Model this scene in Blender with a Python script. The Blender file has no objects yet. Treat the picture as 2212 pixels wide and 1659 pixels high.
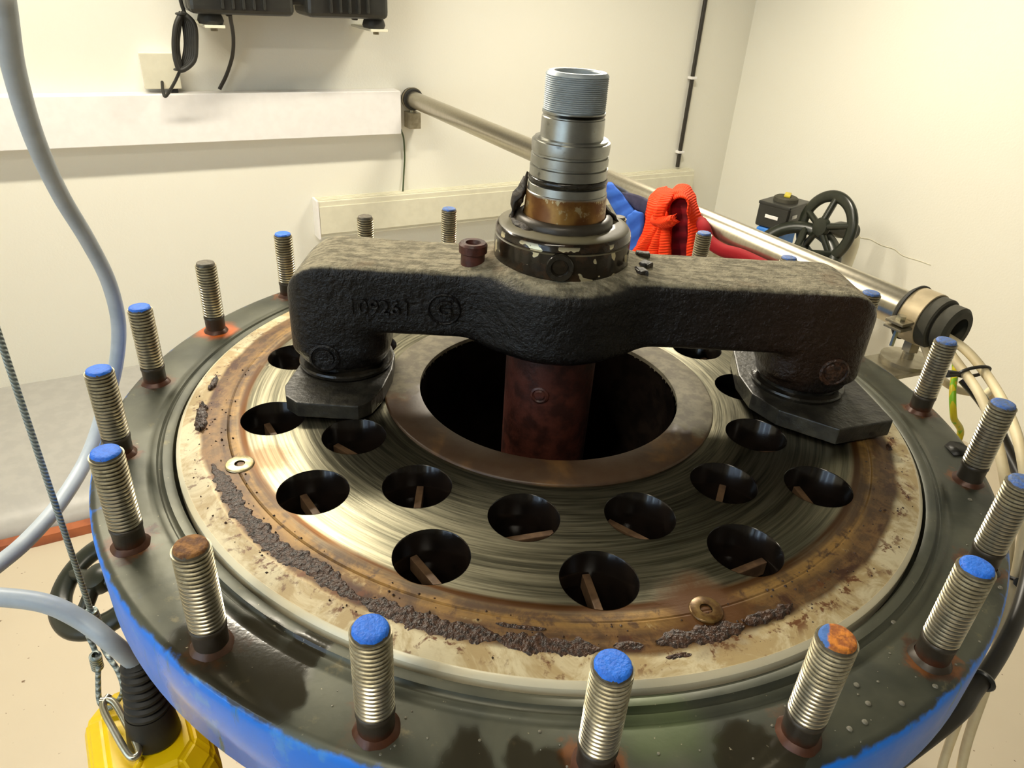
import bpy, bmesh, math, random
import numpy as np
from mathutils import Vector, Matrix, geometry, noise as mnoise
rnd = random.Random(7)
D = bpy.data
SC = bpy.context.scene
COL = SC.collection
PI = math.pi

# ------------------------------------------------------------------ camera
F_PX = 1539.39
CAM = np.array([-0.02887, -0.67378, 0.39728])
YAW, PITCH, ROLL = math.radians(0.8992), math.radians(29.7229), math.radians(3.7148)
def _rx(a): c, s = math.cos(a), math.sin(a); return np.array([[1, 0, 0], [0, c, -s], [0, s, c]])
def _rz(a): c, s = math.cos(a), math.sin(a); return np.array([[c, -s, 0], [s, c, 0], [0, 0, 1]])
RC = _rz(YAW) @ _rx(PI / 2 - PITCH) @ _rz(ROLL)
cam = D.cameras.new('camera'); camo = D.objects.new('camera', cam); COL.objects.link(camo)
cam.sensor_fit = 'HORIZONTAL'; cam.sensor_width = 36.0
cam.lens = F_PX / 2212 * 36.0; cam.clip_start = 0.02
_m = Matrix.Identity(4)
for i in range(3):
    for j in range(3): _m[i][j] = RC[i, j]
    _m[i][3] = CAM[i]
camo.matrix_world = _m
SC.camera = camo
SC.view_settings.view_transform = 'Standard'; SC.view_settings.look = 'None'
SC.view_settings.gamma = 1.0; SC.view_settings.use_curve_mapping = False
SC.view_settings.exposure = 0.62

# room frame: the far wall runs along WU, WN points from it into the room
_wa = math.radians(31.4)
WU = np.array([math.cos(_wa), math.sin(_wa), 0]); WN = np.array([math.sin(_wa), -math.cos(_wa), 0])
WO = np.array([-0.46, 1.83, 0.0])
S_LEFT, S_RIGHT, OFF_FRONT, Z_FLOOR, Z_CEIL = -2.7, 1.468, 4.4, -0.90, 2.55
def W(s, off, z): return WO + WU * s + WN * off + np.array([0, 0, z])
def ray(x, y): return RC @ np.array([(x - 1106) / F_PX, -(y - 829.5) / F_PX, -1.0])
def hz(x, y, z):                       # pixel -> point at height z
    d = ray(x, y); return CAM + d * ((z - CAM[2]) / d[2])
def pdist(x, y, t):                    # pixel -> point at distance t
    d = ray(x, y); return CAM + d / np.linalg.norm(d) * t
def pplane(x, y, n, o):
    d = ray(x, y); return CAM + d * (np.dot(o - CAM, n) / np.dot(d, n))
def wallp(x, y, off=0.0): return pplane(x, y, WN, WO + WN * off)
def wall_s(P): return float(np.dot(np.asarray(P) - WO, WU))

# ------------------------------------------------------------------ world and lights
wld = D.worlds.new('world'); SC.world = wld; wld.use_nodes = True
wld.node_tree.nodes['Background'].inputs[0].default_value = (0.62, 0.78, 1.0, 1)
wld.node_tree.nodes['Background'].inputs[1].default_value = 1.2
def area(name, loc, direction, sx, sy, power, color):
    l = D.lights.new(name, 'AREA'); l.shape = 'RECTANGLE'; l.size = sx; l.size_y = sy
    l.energy = power; l.color = color
    o = D.objects.new(name, l); COL.objects.link(o); o.location = Vector(loc)
    o.rotation_euler = Vector(direction).to_track_quat('-Z', 'Y').to_euler()
    return o
WIN_OFF, WIN_Z, WIN_W, WIN_H = 2.55, 0.55, 1.7, 1.3
LAMPS = [  # s, off, z, length, power
    (0.42, 0.68, 0.98, 0.42, 17.5),
    (-1.05, 0.70, 1.05, 1.2, 19.0),  # unseen lamp added to brighten the far wall's left side
    (-1.6, 2.6, 1.52, 1.2, 8.0)]  # unseen fill lamp added to brighten the pendant and vessel front
_wl = area('window_daylight', W(S_LEFT + 0.03, WIN_OFF, WIN_Z), WU, WIN_W - .1, WIN_H - .1, 62.0, (0.56, 0.79, 1.0))
_wl.rotation_euler = Matrix((Vector(-WN), Vector((0, 0, 1)), Vector(-WU))).transposed().to_euler()

# ------------------------------------------------------------------ materials
def lin(c): return tuple((v / 255 / 12.92) if v / 255 <= .04045 else ((v / 255 + .055) / 1.055) ** 2.4 for v in c)
class NT:
    """small helper around a material's node tree"""
    def __init__(s, name):
        s.m = D.materials.new(name); s.m.use_nodes = True; s.t = s.m.node_tree; s.n = s.t.nodes
        s.b = s.n['Principled BSDF']; s.tc = s.n.new('ShaderNodeTexCoord'); s.pos = s.tc.outputs['Object']
    def link(s, a, b): s.t.links.new(a, b)
    def put(s, sock, v):
        if hasattr(v, 'links'): s.link(v, sock)
        elif isinstance(v, (tuple, list)) and len(v) == 3 and sock.type == 'RGBA': sock.default_value = (*v, 1)
        else: sock.default_value = v
    def math(s, op, a, b=0.0, c=0.0, clamp=False):
        n = s.n.new('ShaderNodeMath'); n.operation = op; n.use_clamp = clamp
        s.put(n.inputs[0], a); s.put(n.inputs[1], b); s.put(n.inputs[2], c); return n.outputs[0]
    def add(s, a, b): return s.math('ADD', a, b)
    def mul(s, a, b): return s.math('MULTIPLY', a, b)
    def step(s, v, lo, hi):            # smooth 0..1 between lo and hi (lo may exceed hi)
        n = s.n.new('ShaderNodeMapRange'); n.interpolation_type = 'SMOOTHSTEP'
        s.put(n.inputs['Value'], v)
        if lo < hi: f, t, a, b = lo, hi, 0, 1
        else: f, t, a, b = hi, lo, 1, 0
        n.inputs['From Min'].default_value = f; n.inputs['From Max'].default_value = t
        n.inputs['To Min'].default_value = a; n.inputs['To Max'].default_value = b
        return n.outputs['Result']
    def mix(s, f, a, b):
        n = s.n.new('ShaderNodeMix'); n.data_type = 'RGBA'
        s.put(n.inputs['Factor'], f); s.put(n.inputs['A'] if False else n.inputs[6], a); s.put(n.inputs[7], b)
        return n.outputs[2]
    def fmix(s, f, a, b):
        n = s.n.new('ShaderNodeMix'); n.data_type = 'FLOAT'
        s.put(n.inputs[0], f); s.put(n.inputs[2], a); s.put(n.inputs[3], b); return n.outputs[0]
    def noise(s, scale=5, detail=4, rough=.55, vec=None, dist=0.0):
        n = s.n.new('ShaderNodeTexNoise'); s.link(vec or s.pos, n.inputs['Vector'])
        n.inputs['Scale'].default_value = scale; n.inputs['Detail'].default_value = detail
        n.inputs['Roughness'].default_value = rough; n.inputs['Distortion'].default_value = dist
        return n.outputs['Fac']
    def xyz(s, v=None):
        n = s.n.new('ShaderNodeSeparateXYZ'); s.link(v or s.pos, n.inputs[0]); return n.outputs
    def comb(s, x, y, z):
        n = s.n.new('ShaderNodeCombineXYZ')
        for i, v in enumerate((x, y, z)): s.put(n.inputs[i], v)
        return n.outputs[0]
    def polar(s):
        x, y, z = s.xyz(); r = s.math('SQRT', s.add(s.mul(x, x), s.mul(y, y)))
        return r, s.math('ARCTAN2', y, x), z
    def dist(s, px, py):
        x, y, z = s.xyz(); dx = s.math('SUBTRACT', x, px); dy = s.math('SUBTRACT', y, py)
        return s.math('SQRT', s.add(s.mul(dx, dx), s.mul(dy, dy)))
    def normal_z(s):
        g = s.n.new('ShaderNodeNewGeometry'); return s.xyz(g.outputs['Normal'])[2]
    def bump(s, h, strength=.3, distance=.002):
        n = s.n.new('ShaderNodeBump'); n.inputs['Strength'].default_value = strength
        n.inputs['Distance'].default_value = distance; s.link(h, n.inputs['Height']); s.link(n.outputs[0], s.b.inputs['Normal'])
    def set(s, color=None, rough=None, metal=None, **k):
        if color is not None: s.put(s.b.inputs['Base Color'], color)
        if rough is not None: s.put(s.b.inputs['Roughness'], rough)
        if metal is not None: s.put(s.b.inputs['Metallic'], metal)
        for a, v in k.items(): s.put(s.b.inputs[a.replace('_', ' ')], v)
        return s.m
def simple(name, c1, c2=None, rough=.5, metal=0.0, scale=30, bump=0.0, bscale=200, **k):
    t = NT(name); c1 = lin(c1); c2 = lin(c2) if c2 else tuple(v * .8 for v in c1)
    t.set(t.mix(t.step(t.noise(scale), .35, .65), c1, c2), rough, metal, **k)
    if bump: t.bump(t.noise(bscale, 3), bump, .002)
    return t.m

def m_wall():
    t = NT('plaster_wall'); a = t.noise(1.3, 3); b = t.noise(160, 3)
    t.set(t.mix(a, lin((240, 238, 226)), lin((234, 232, 219))), .85); t.bump(b, .25, .002); return t.m
def m_floor():
    t = NT('beige_floor'); a = t.noise(3, 5); sp = t.noise(70, 2)
    c = t.mix(a, lin((205, 192, 168)), lin((190, 178, 156)))
    c = t.mix(t.step(sp, .70, .76), c, lin((120, 100, 78)))
    t.set(c, .45); t.bump(t.noise(120, 3), .1, .001); return t.m
def m_plate():
    t = NT('brushed_tube_plate'); r, a, z = t.polar()
    sv = t.comb(t.mul(r, 420.0), t.mul(a, 2.2), 0.0)
    st = t.noise(1.0, 4, .65, sv)
    sv2 = t.comb(t.mul(r, 90.0), t.mul(a, 1.4), 3.0); st2 = t.noise(1.0, 3, .6, sv2)
    fine = t.noise(55, 5, .65); big = t.noise(9, 4); blot = t.noise(26, 5, .7, None, .6)
    metal_c = t.mix(t.step(t.add(t.mul(st, .6), t.mul(st2, .5)), .40, .72), lin((88, 86, 72)), lin((156, 151, 128)))
    rr = t.add(r, t.mul(t.math('SUBTRACT', big, .5), .020))
    # brown runoff from the worn inner ring, amber oil band, dark crust stain, pale rim
    band = t.step(rr, .306, .322); crust = t.mul(t.step(rr, .332, .338), t.step(rr, .356, .350)); pale = t.step(rr, .347, .353)
    s1 = hz(518, 1002, .0135); s2 = hz(1525, 1316, .0135)
    stain = t.step(t.add(t.dist(s2[0], s2[1]), t.mul(t.math('SUBTRACT', blot, .5), .05)), .046, .012)
    stain1 = t.mul(t.step(t.add(t.dist(s1[0] + .02, s1[1] + .012), t.mul(t.math('SUBTRACT', blot, .5), .04)), .03, .008), .6)
    amber = t.mix(t.step(t.add(t.mul(blot, .6), t.mul(st2, .5)), .44, .64), lin((72, 44, 13)), lin((150, 112, 50)))
    mot = t.noise(75, 5, .7, None, .4)
    amber = t.mix(t.step(mot, .52, .66), amber, lin((70, 40, 14)))
    amber = t.mix(t.mul(t.step(blot, .60, .66), t.step(r, .326, .334)), amber, lin((206, 184, 132)))
    amber = t.mix(t.mul(t.step(rr, .324, .338), .75), amber, t.mix(t.step(mot, .40, .60), lin((74, 46, 22)), lin((122, 86, 44))))
    edge = t.mul(t.step(r, .3085, .3125), t.step(r, .320, .315))
    c = t.mix(t.mul(band, .9), metal_c, amber)
    c = t.mix(t.mul(edge, t.step(st2, .30, .50)), c, lin((74, 44, 8)))
    c = t.mix(t.mul(crust, t.step(blot, .50, .62)), c, lin((70, 42, 26)))
    palec = t.mix(t.step(blot, .40, .58), lin((214, 202, 166)), lin((176, 154, 110)))
    palec = t.mix(t.mul(t.step(mot, .55, .63), t.step(rr, .368, .356)), palec, lin((104, 62, 30)))
    c = t.mix(t.mul(pale, .95), c, palec)
    c = t.mix(t.mul(t.step(fine, .60, .68), t.mul(t.step(rr, .325, .34), .75)), c, lin((96, 52, 20)))
    c = t.mix(t.math('MAXIMUM', stain, stain1), c, lin((84, 50, 10)))
    lip = t.step(r, .3682, .3692); c = t.mix(lip, c, lin((236, 226, 194)))
    nonm = t.math('MAXIMUM', t.math('MAXIMUM', t.mul(band, .75), pale), stain)
    ro = t.fmix(lip, t.fmix(nonm, t.add(.22, t.mul(st, .18)), .5), .3)
    t.set(c, ro, t.math('SUBTRACT', 1.0, t.mul(nonm, .95)))
    tn = t.n.new('ShaderNodeTangent'); tn.direction_type = 'RADIAL'; tn.axis = 'Z'
    t.b.inputs['Anisotropic'].default_value = .35; t.link(tn.outputs[0], t.b.inputs['Tangent'])
    t.bump(t.add(t.mul(st, .35), t.mul(t.mul(fine, nonm), 1.2)), .22, .0012); return t.m
def m_flange():
    t = NT('oily_flange_steel'); r, a, z = t.polar()
    f = t.noise(40, 5, .65); g = t.noise(9, 4, .6, None, .5); sp = t.noise(260, 2)
    c = t.mix(t.step(g, .35, .65), lin((64, 67, 58)), lin((88, 89, 75)))
    c = t.mix(t.step(f, .62, .72), c, lin((112, 106, 82)))
    # rust collars where the studs enter
    ph = t.math('FRACT', t.add(t.mul(t.math('SUBTRACT', a, STUD_PH), 20 / (2 * PI)), 20.5))
    tt = t.mul(t.math('SUBTRACT', ph, .5), 2 * PI * .42 / 20); dr = t.math('SUBTRACT', r, .42)
    d = t.math('SQRT', t.add(t.mul(tt, tt), t.mul(dr, dr)))
    d = t.add(d, t.mul(t.math('SUBTRACT', t.noise(62, 4, .6, None, .5), .5), .045))
    which = t.step(t.noise(4.3, 2), .36, .50)
    rust = t.mul(t.step(d, .0220, .0140), which)
    c = t.mix(t.mul(rust, .95), c, t.mix(t.step(f, .4, .6), lin((112, 68, 32)), lin((66, 42, 26))))
    orange = t.step(t.add(t.dist(.42 * math.cos(STUD_PH + 15 * PI / 10), .42 * math.sin(STUD_PH + 15 * PI / 10)), t.mul(t.math('SUBTRACT', f, .5), .02)), .030, .016)
    c = t.mix(orange, c, lin((190, 92, 26)))
    # oil puddles
    wet = None
    for (px, py, rad) in ((470, 1430, .052), (560, 1490, .040), (620, 1500, .022), (690, 1400, .020), (1120, 1625, .018), (1010, 1650, .024), (1180, 1660, .02), (1640, 1650, .02)):
        P = hz(px, py, 0); w = t.step(t.add(t.dist(P[0], P[1]), t.mul(t.math('SUBTRACT', g, .5), .11)), rad, rad * .55)
        wet = w if wet is None else t.math('MAXIMUM', wet, w)
    c = t.mix(t.mul(wet, .8), c, lin((38, 32, 21)))
    green = t.step(t.add(t.dist(hz(1420, 1570, 0)[0], hz(1420, 1570, 0)[1]), t.mul(t.math('SUBTRACT', g, .5), .06)), .035, .01)
    c = t.mix(t.mul(green, .5), c, lin((96, 112, 70)))
    c = t.mix(t.step(sp, .72, .78), c, lin((150, 142, 118)))
    # blue paint on the rim
    nb = t.add(z, t.mul(t.math('SUBTRACT', t.noise(70, 4), .5), .010))
    blue = t.mul(t.step(nb, -.0015, -.0045), t.step(r, .428, .433))
    run = t.noise(1.0, 4, .6, t.comb(t.mul(a, 26.0), t.mul(z, 8.0), 0.0))
    bc = t.mix(t.step(run, .56, .68), lin((14, 126, 242)), lin((72, 124, 130)))
    bc = t.mix(t.step(t.noise(30, 5), .60, .70), bc, lin((70, 150, 236)))
    c = t.mix(blue, c, bc)
    ro = t.fmix(wet, t.fmix(f, .30, .55), .12)
    t.set(c, ro, t.mul(t.math('SUBTRACT', 1.0, t.math('MAXIMUM', blue, t.math('MAXIMUM', rust, wet))), .35))
    t.bump(t.add(t.mul(f, .5), t.mul(sp, .3)), .18, .001); return t.m
def m_cast():
    t = NT('oily_cast_iron'); x, y, z = t.xyz(); nz = t.normal_z()
    f = t.noise(90, 5, .7); g = t.noise(11, 4); big = t.noise(300, 2)
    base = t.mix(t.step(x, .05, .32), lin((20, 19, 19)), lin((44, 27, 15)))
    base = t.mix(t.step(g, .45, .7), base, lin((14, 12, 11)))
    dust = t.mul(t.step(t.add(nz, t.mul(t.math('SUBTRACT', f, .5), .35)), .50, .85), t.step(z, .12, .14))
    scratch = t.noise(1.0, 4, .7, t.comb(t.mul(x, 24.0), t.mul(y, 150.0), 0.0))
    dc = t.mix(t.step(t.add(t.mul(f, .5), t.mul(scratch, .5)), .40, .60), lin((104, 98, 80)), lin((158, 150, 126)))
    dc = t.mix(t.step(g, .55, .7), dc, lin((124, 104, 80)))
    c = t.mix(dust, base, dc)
    t.set(c, t.fmix(dust, t.fmix(f, .18, .45), .9), 0.0, Specular_IOR_Level=.38)
    t.bump(t.add(t.mul(f, .9), t.mul(big, .2)), .9, .0042); return t.m
def m_ring():
    t = NT('worn_center_ring'); f = t.noise(60, 5, .65); g = t.noise(14, 4, .6, None, .5); x, y, z = t.xyz()
    c = t.mix(t.step(f, .4, .62), lin((98, 90, 72)), lin((124, 116, 94)))
    # brown oil, spread over the near side to paint in the arm's shadow
    oil_shade = t.step(t.add(t.add(y, t.mul(x, .12)), t.add(t.mul(t.math('SUBTRACT', g, .5), .16), t.mul(t.math('SUBTRACT', f, .5), .05))), -.035, -.060)
    oil_shade_c = t.mix(t.step(g, .5, .66), lin((62, 40, 24)), lin((104, 72, 36)))
    c = t.mix(t.mul(oil_shade, .9), c, oil_shade_c)
    t.set(c, t.fmix(oil_shade, .7, .42)); t.bump(f, .25, .001); return t.m
def m_thread():
    t = NT('stud_thread_steel'); x, y, z = t.xyz()
    oi = t.n.new('ShaderNodeObjectInfo').outputs['Random']
    f = t.noise(130, 4, .65)
    zz = t.add(z, t.mul(t.math('SUBTRACT', f, .5), .018)); cut = t.add(.048, t.mul(oi, .018))
    up = t.step(t.math('SUBTRACT', zz, cut), -.001, .003)
    c = t.mix(up, t.mix(f, lin((212, 206, 188)), lin((182, 176, 156))), t.mix(t.step(f, .42, .6), lin((158, 150, 124)), lin((186, 178, 152))))
    r = t.polar()[0]; root_shade = t.step(r, .01135, .01045)  # groove shade painted into the thread roots in a grease colour
    c = t.mix(t.mul(root_shade, .85), c, lin((58, 50, 38)))
    t.set(c, t.fmix(up, .28, .42), t.mul(t.fmix(up, .95, .7), t.math('SUBTRACT', 1.0, t.mul(root_shade, .8)))); return t.m
def m_shank():
    t = NT('stud_shank_steel'); x, y, z = t.xyz(); f = t.noise(110, 4, .65)
    oi = t.n.new('ShaderNodeObjectInfo').outputs['Random']
    low = t.mul(t.step(t.add(z, t.mul(t.math('SUBTRACT', f, .5), .014)), .011, .004), t.step(oi, .25, .45))
    c = t.mix(low, t.mix(f, lin((46, 42, 36)), lin((72, 64, 52))), t.mix(f, lin((98, 56, 34)), lin((54, 34, 24))))
    t.set(c, .4, .2); t.bump(f, .2, .001); return t.m
def m_shaft():
    t = NT('turned_shaft_steel'); r, a, z = t.polar()
    f = t.noise(70, 5, .65); g = t.noise(25, 4)
    sv = t.noise(1.0, 3, .6, t.comb(t.mul(a, 3.0), t.mul(z, 500.0), 0.0))
    c = t.mix(f, lin((176, 176, 168)), lin((132, 132, 126)))
    low = t.mul(t.step(t.add(z, t.mul(t.math('SUBTRACT', g, .5), .010)), .2275, .2245), 1.0)
    rc = t.mix(t.step(g, .40, .62), lin((150, 112, 56)), lin((104, 66, 34)))
    rc = t.mix(t.step(f, .58, .64), rc, lin((168, 150, 112)))
    c = t.mix(low, c, rc)
    dark = t.mul(t.step(t.noise(34, 4), .58, .66), t.mul(t.step(z, .236, .24), .8))
    belt = t.mul(t.mul(t.step(z, .2925, .2935), t.step(z, .2962, .2955)), t.step(t.add(a, t.mul(f, .3)), -2.2, -1.9))
    c = t.mix(t.math('MAXIMUM', dark, belt), c, lin((34, 33, 30)))
    fade = t.step(z, .296, .298); c = t.mix(fade, c, t.mix(f, lin((178, 186, 190)), lin((150, 158, 160))))
    t.set(c, t.fmix(fade, t.fmix(low, t.add(.22, t.mul(f, .2)), .36), .45), t.fmix(fade, t.fmix(low, .95, .75), .35)); t.bump(t.add(t.mul(sv, .2), t.mul(t.mul(f, low), .6)), .12, .0005); return t.m
def m_collar():
    t = NT('oil_wetted_collar'); r, a, z = t.polar(); nz = t.normal_z()
    f = t.noise(45, 4, .6); p = t.noise(1.0, 2, .4, t.comb(t.mul(a, 4.2), t.mul(z, 60.0), 2.0))
    c = t.mix(t.step(f, .45, .65), lin((30, 25, 18)), lin((56, 40, 26)))
    chip = t.mul(t.step(p, .615, .63), t.step(nz, .5, .2))
    top = t.mul(t.step(nz, .7, .9), t.step(t.add(r, t.mul(f, .01)), .050, .056))
    c = t.mix(top, c, t.mix(f, lin((86, 82, 62)), lin((120, 112, 86))))
    c = t.mix(chip, c, lin((206, 196, 160)))
    t.set(c, t.fmix(chip, t.fmix(top, .16, .6), .3), t.mul(chip, .6)); t.bump(t.math('SUBTRACT', f, t.mul(chip, .6)), .3, .001); return t.m
def m_pipe():
    t = NT('galvanised_tube'); x, y, z = t.xyz(); f = t.noise(1.0, 3, .5, t.comb(t.mul(x, 220.0), t.mul(y, 220.0), t.mul(z, 3.0)))
    t.set(t.mix(f, lin((190, 184, 166)), lin((160, 152, 132))), .28, .9); return t.m

STUD_PH = math.radians(-103.93)
MAT = {}
def build_materials():
    M = MAT
    M['wall'] = m_wall(); M['floor'] = m_floor(); M['plate'] = m_plate(); M['flange'] = m_flange(); M['cast'] = m_cast()
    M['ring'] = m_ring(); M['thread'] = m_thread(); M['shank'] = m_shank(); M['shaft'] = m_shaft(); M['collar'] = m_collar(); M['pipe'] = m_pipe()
    M['ceiling'] = simple('dark_ceiling_deck', (84, 84, 80), (76, 76, 72), rough=.8)
    M['concrete'] = simple('grey_concrete', (122, 120, 114), (110, 108, 103), rough=.9, scale=6)
    M['plinth'] = simple('grey_painted_plinth', (178, 176, 170), (171, 169, 164), rough=.35)
    M['rust_strip'] = simple('rust_brown_edge', (172, 98, 58), (142, 78, 48), rough=.6, scale=14)
    M['maroon'] = simple('maroon_primer', (92, 24, 34), (70, 18, 28), rough=.5)
    M['blue'] = simple('blue_tip_paint', (38, 120, 236), (32, 106, 218), rough=.55, scale=300, bump=.4, bscale=500)
    M['blue_dull'] = simple('worn_blue_tip_paint', (70, 112, 190), (92, 108, 136), rough=.6, scale=260, bump=.4, bscale=500)
    M['rusty_tip'] = simple('rusty_tip', (150, 104, 52), (96, 62, 38), rough=.75, scale=170, bump=.6, bscale=400)
    M['orange_tip'] = simple('orange_rust_tip', (204, 122, 40), (150, 84, 36), rough=.8, scale=220, bump=.6, bscale=400)
    t = NT('orange_rust_tip_with_blue'); x, y, z = t.xyz(); f = t.noise(220, 4)
    c = t.mix(t.step(f, .38, .62), lin((150, 84, 36)), lin((208, 128, 44)))
    c = t.mix(t.step(t.add(x, t.mul(t.math('SUBTRACT', f, .5), .004)), -.0045, -.0060), c, lin((70, 112, 180))); t.bump(f, .6, .002); M['orange_tip'] = t.set(c, .8)
    M['grey_tip'] = simple('grey_tip', (110, 102, 86), (84, 78, 64), rough=.6, scale=200)
    M['crust'] = simple('rotted_gasket_crust', (74, 48, 32), (34, 21, 14), rough=.42, scale=260, bump=.9, bscale=300)
    M['blackbit'] = simple('torn_black_gasket', (34, 30, 25), (60, 50, 38), rough=.6, scale=90, bump=.6, bscale=200)
    M['screw'] = simple('pale_screw_steel', (216, 204, 168), (176, 158, 112), rough=.4, metal=.6, scale=180)
    M['stained_screw'] = simple('stained_screw_steel', (78, 50, 20), (128, 102, 58), rough=.3, metal=.4, scale=120)
    M['socket'] = simple('dark_socket', (24, 18, 12), rough=.5)
    M['tube'] = simple('blackened_tube_bore', (27, 21, 17), (16, 13, 11), rough=.16, scale=60)
    M['strip'] = simple('tan_turbulator_strip', (116, 90, 64), (86, 64, 46), rough=.6, scale=80)
    M['oilblack'] = simple('oil_black_steel', (26, 24, 20), (42, 38, 31), rough=.2, scale=60, bump=.2, bscale=150)
    M['pad'] = simple('grimy_pad_steel', (54, 52, 44), (32, 30, 26), rough=.42, scale=70, bump=.4, bscale=160)
    M['redshaft'] = simple('reddish_shaft', (86, 44, 34), (52, 26, 20), rough=.45, scale=60, bump=.3)
    M['rubber'] = simple('black_rubber', (34, 34, 31), (44, 43, 38), rough=.55, scale=40)
    M['rubber_grey'] = simple('dusty_rubber', (62, 60, 48), (74, 71, 58), rough=.75, scale=40)
    M['bracket'] = simple('zinc_bracket', (172, 164, 142), (146, 138, 116), rough=.4, metal=.7, scale=40)
    M['beige_band'] = simple('clamp_band', (206, 188, 152), rough=.45, metal=.3)
    M['white_plastic'] = simple('white_plastic', (244, 242, 240), (240, 238, 236), rough=.45)
    M['cream_plastic'] = simple('cream_plastic', (226, 222, 200), (220, 216, 194), rough=.5)
    M['black_plastic'] = simple('black_plastic', (46, 46, 42), (40, 40, 37), rough=.35)
    M['cable_grey'] = simple('grey_cable', (184, 194, 202), (172, 183, 192), rough=.42)
    M['cable_cream'] = simple('cream_cable', (236, 220, 178), (228, 210, 166), rough=.5)
    M['cable_dark'] = simple('dark_cable', (52, 48, 40), rough=.4)
    M['cable_green'] = simple('dark_green_wire', (70, 84, 50), rough=.4)
    M['navy'] = simple('navy_webbing', (46, 44, 70), (56, 52, 78), rough=.8, scale=80)
    M['yellow'] = simple('yellow_pendant_plastic', (255, 216, 0), (252, 208, 0), rough=.38)
    M['hook'] = simple('zinc_hook', (200, 198, 182), (178, 174, 150), rough=.28, metal=.9)
    M['wheel'] = simple('black_green_enamel', (32, 36, 28), (40, 43, 33), rough=.3, scale=50)
    M['act_blue'] = simple('valve_blue', (50, 128, 220), rough=.45)
    M['act_yellow'] = simple('indicator_yellow', (214, 196, 60), rough=.45)
    M['drop'] = D.materials.new('water_drop'); M['drop'].use_nodes = True
    b = M['drop'].node_tree.nodes['Principled BSDF']; b.inputs['Base Color'].default_value = (.55, .52, .42, 1); b.inputs['Roughness'].default_value = .03
    b.inputs['Transmission Weight'].default_value = .7; b.inputs['IOR'].default_value = 1.4
    t = NT('earth_wire'); x, y, z = t.xyz(); r = t.noise(1.0, 0, .5, t.comb(t.mul(x, 160.0), t.mul(y, 160.0), t.mul(z, 10.0)))
    M['earth'] = t.set(t.mix(t.step(r, .46, .48), lin((150, 210, 40)), lin((232, 214, 40))), .4)
    t = NT('wire_rope_steel'); x, y, z = t.xyz()
    w = t.math('SINE', t.add(t.mul(z, 1500.0), t.mul(t.math('ARCTAN2', y, x), 3.0)))
    t.bump(w, .6, .001); M['rope'] = t.set(t.mix(t.step(w, -.5, .5), lin((120, 132, 130)), lin((176, 186, 182))), .45, .5)
    def webbing(name, c1, c2, k):
        t = NT(name); u = t.tc.outputs['UV']; x, y, z = t.xyz(u)
        w = t.math('SINE', t.mul(y, k)); t.bump(t.add(w, t.mul(t.noise(200, 2), .4)), .45, .0015)
        return t.set(t.mix(t.step(w, -.8, .8), lin(c2), lin(c1)), .8, Specular_IOR_Level=.2)
    M['orange'] = webbing('orange_sling', (255, 74, 22), (244, 56, 16), 250.0)
    M['red'] = webbing('red_sling', (168, 28, 34), (130, 16, 24), 120.0)
    M['darkred'] = webbing('dark_red_sling', (120, 14, 24), (92, 10, 18), 60.0)
    M['bluesling'] = webbing('blue_sling', (58, 104, 194), (46, 86, 172), 40.0)
    t = NT('lamp_diffuser'); t.set((1, .95, .82), .5); t.b.inputs['Emission Color'].default_value = (1.0, .91, .74, 1); t.b.inputs['Emission Strength'].default_value = 6.0
    M['lamp'] = t.m
    g = NT('window_glass'); g.set((1, 1, 1), .02); g.b.inputs['Transmission Weight'].default_value = 1.0; g.b.inputs['IOR'].default_value = 1.02; M['glass'] = g.m
build_materials()

# ------------------------------------------------------------------ mesh helpers
def mesh_obj(name, verts, faces, mat, parent=None, smooth=True, uvs=None):
    me = D.meshes.new(name); me.from_pydata([tuple(map(float, v)) for v in verts], [], faces); me.update()
    if mat: me.materials.append(MAT[mat] if isinstance(mat, str) else mat)
    if smooth: me.polygons.foreach_set('use_smooth', [True] * len(me.polygons))
    if uvs is not None:
        uv = me.uv_layers.new(name='UVMap')
        for p in me.polygons:
            for li in p.loop_indices: uv.data[li].uv = uvs[me.loops[li].vertex_index]
    o = D.objects.new(name, me); COL.objects.link(o); o.parent = parent
    return o
def sharp(o, deg=35):
    """smooth shading with hard creases above deg"""
    me = o.data; bm = bmesh.new(); bm.from_mesh(me); a = math.radians(deg)
    for e in bm.edges:
        e.smooth = not (len(e.link_faces) == 2 and e.calc_face_angle(0) > a)
    bm.to_mesh(me); bm.free(); return o
def empty(name, loc=(0, 0, 0), rz=0.0):
    o = D.objects.new(name, None); COL.objects.link(o); o.location = Vector([float(v) for v in loc]); o.rotation_euler = (0, 0, rz); o.empty_display_size = .05; return o
def tag(o, label, cat, group=None):
    o['label'] = label; o['category'] = cat
    if group: o['group'] = group
    return o
def struct(o): o['kind'] = 'structure'; return o
def lathe(name, prof, mat, parent=None, seg=64, crease=30, loc=(0, 0, 0)):
    """revolve a list of (r, z); r == 0 closes the end"""
    V, F = [], []; rows = []
    for r, z in prof:
        if r < 1e-7: rows.append([len(V)]); V.append((0, 0, z))
        else:
            rows.append(list(range(len(V), len(V) + seg)))
            V += [(r * math.cos(2 * PI * k / seg), r * math.sin(2 * PI * k / seg), z) for k in range(seg)]
    for a, b in zip(rows, rows[1:]):
        if len(a) == 1 and len(b) == 1: continue
        for k in range(seg):
            k2 = (k + 1) % seg
            if len(a) == 1: F.append((a[0], b[k], b[k2])[::-1])
            elif len(b) == 1: F.append((a[k], a[k2], b[0]))
            else: F.append((a[k], a[k2], b[k2], b[k]))
    o = mesh_obj(name, V, F, mat, parent); o.location = Vector([float(v) for v in loc])
    bm = bmesh.new(); bm.from_mesh(o.data); bmesh.ops.recalc_face_normals(bm, faces=bm.faces); bm.to_mesh(o.data); bm.free()
    return sharp(o, crease)
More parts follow.
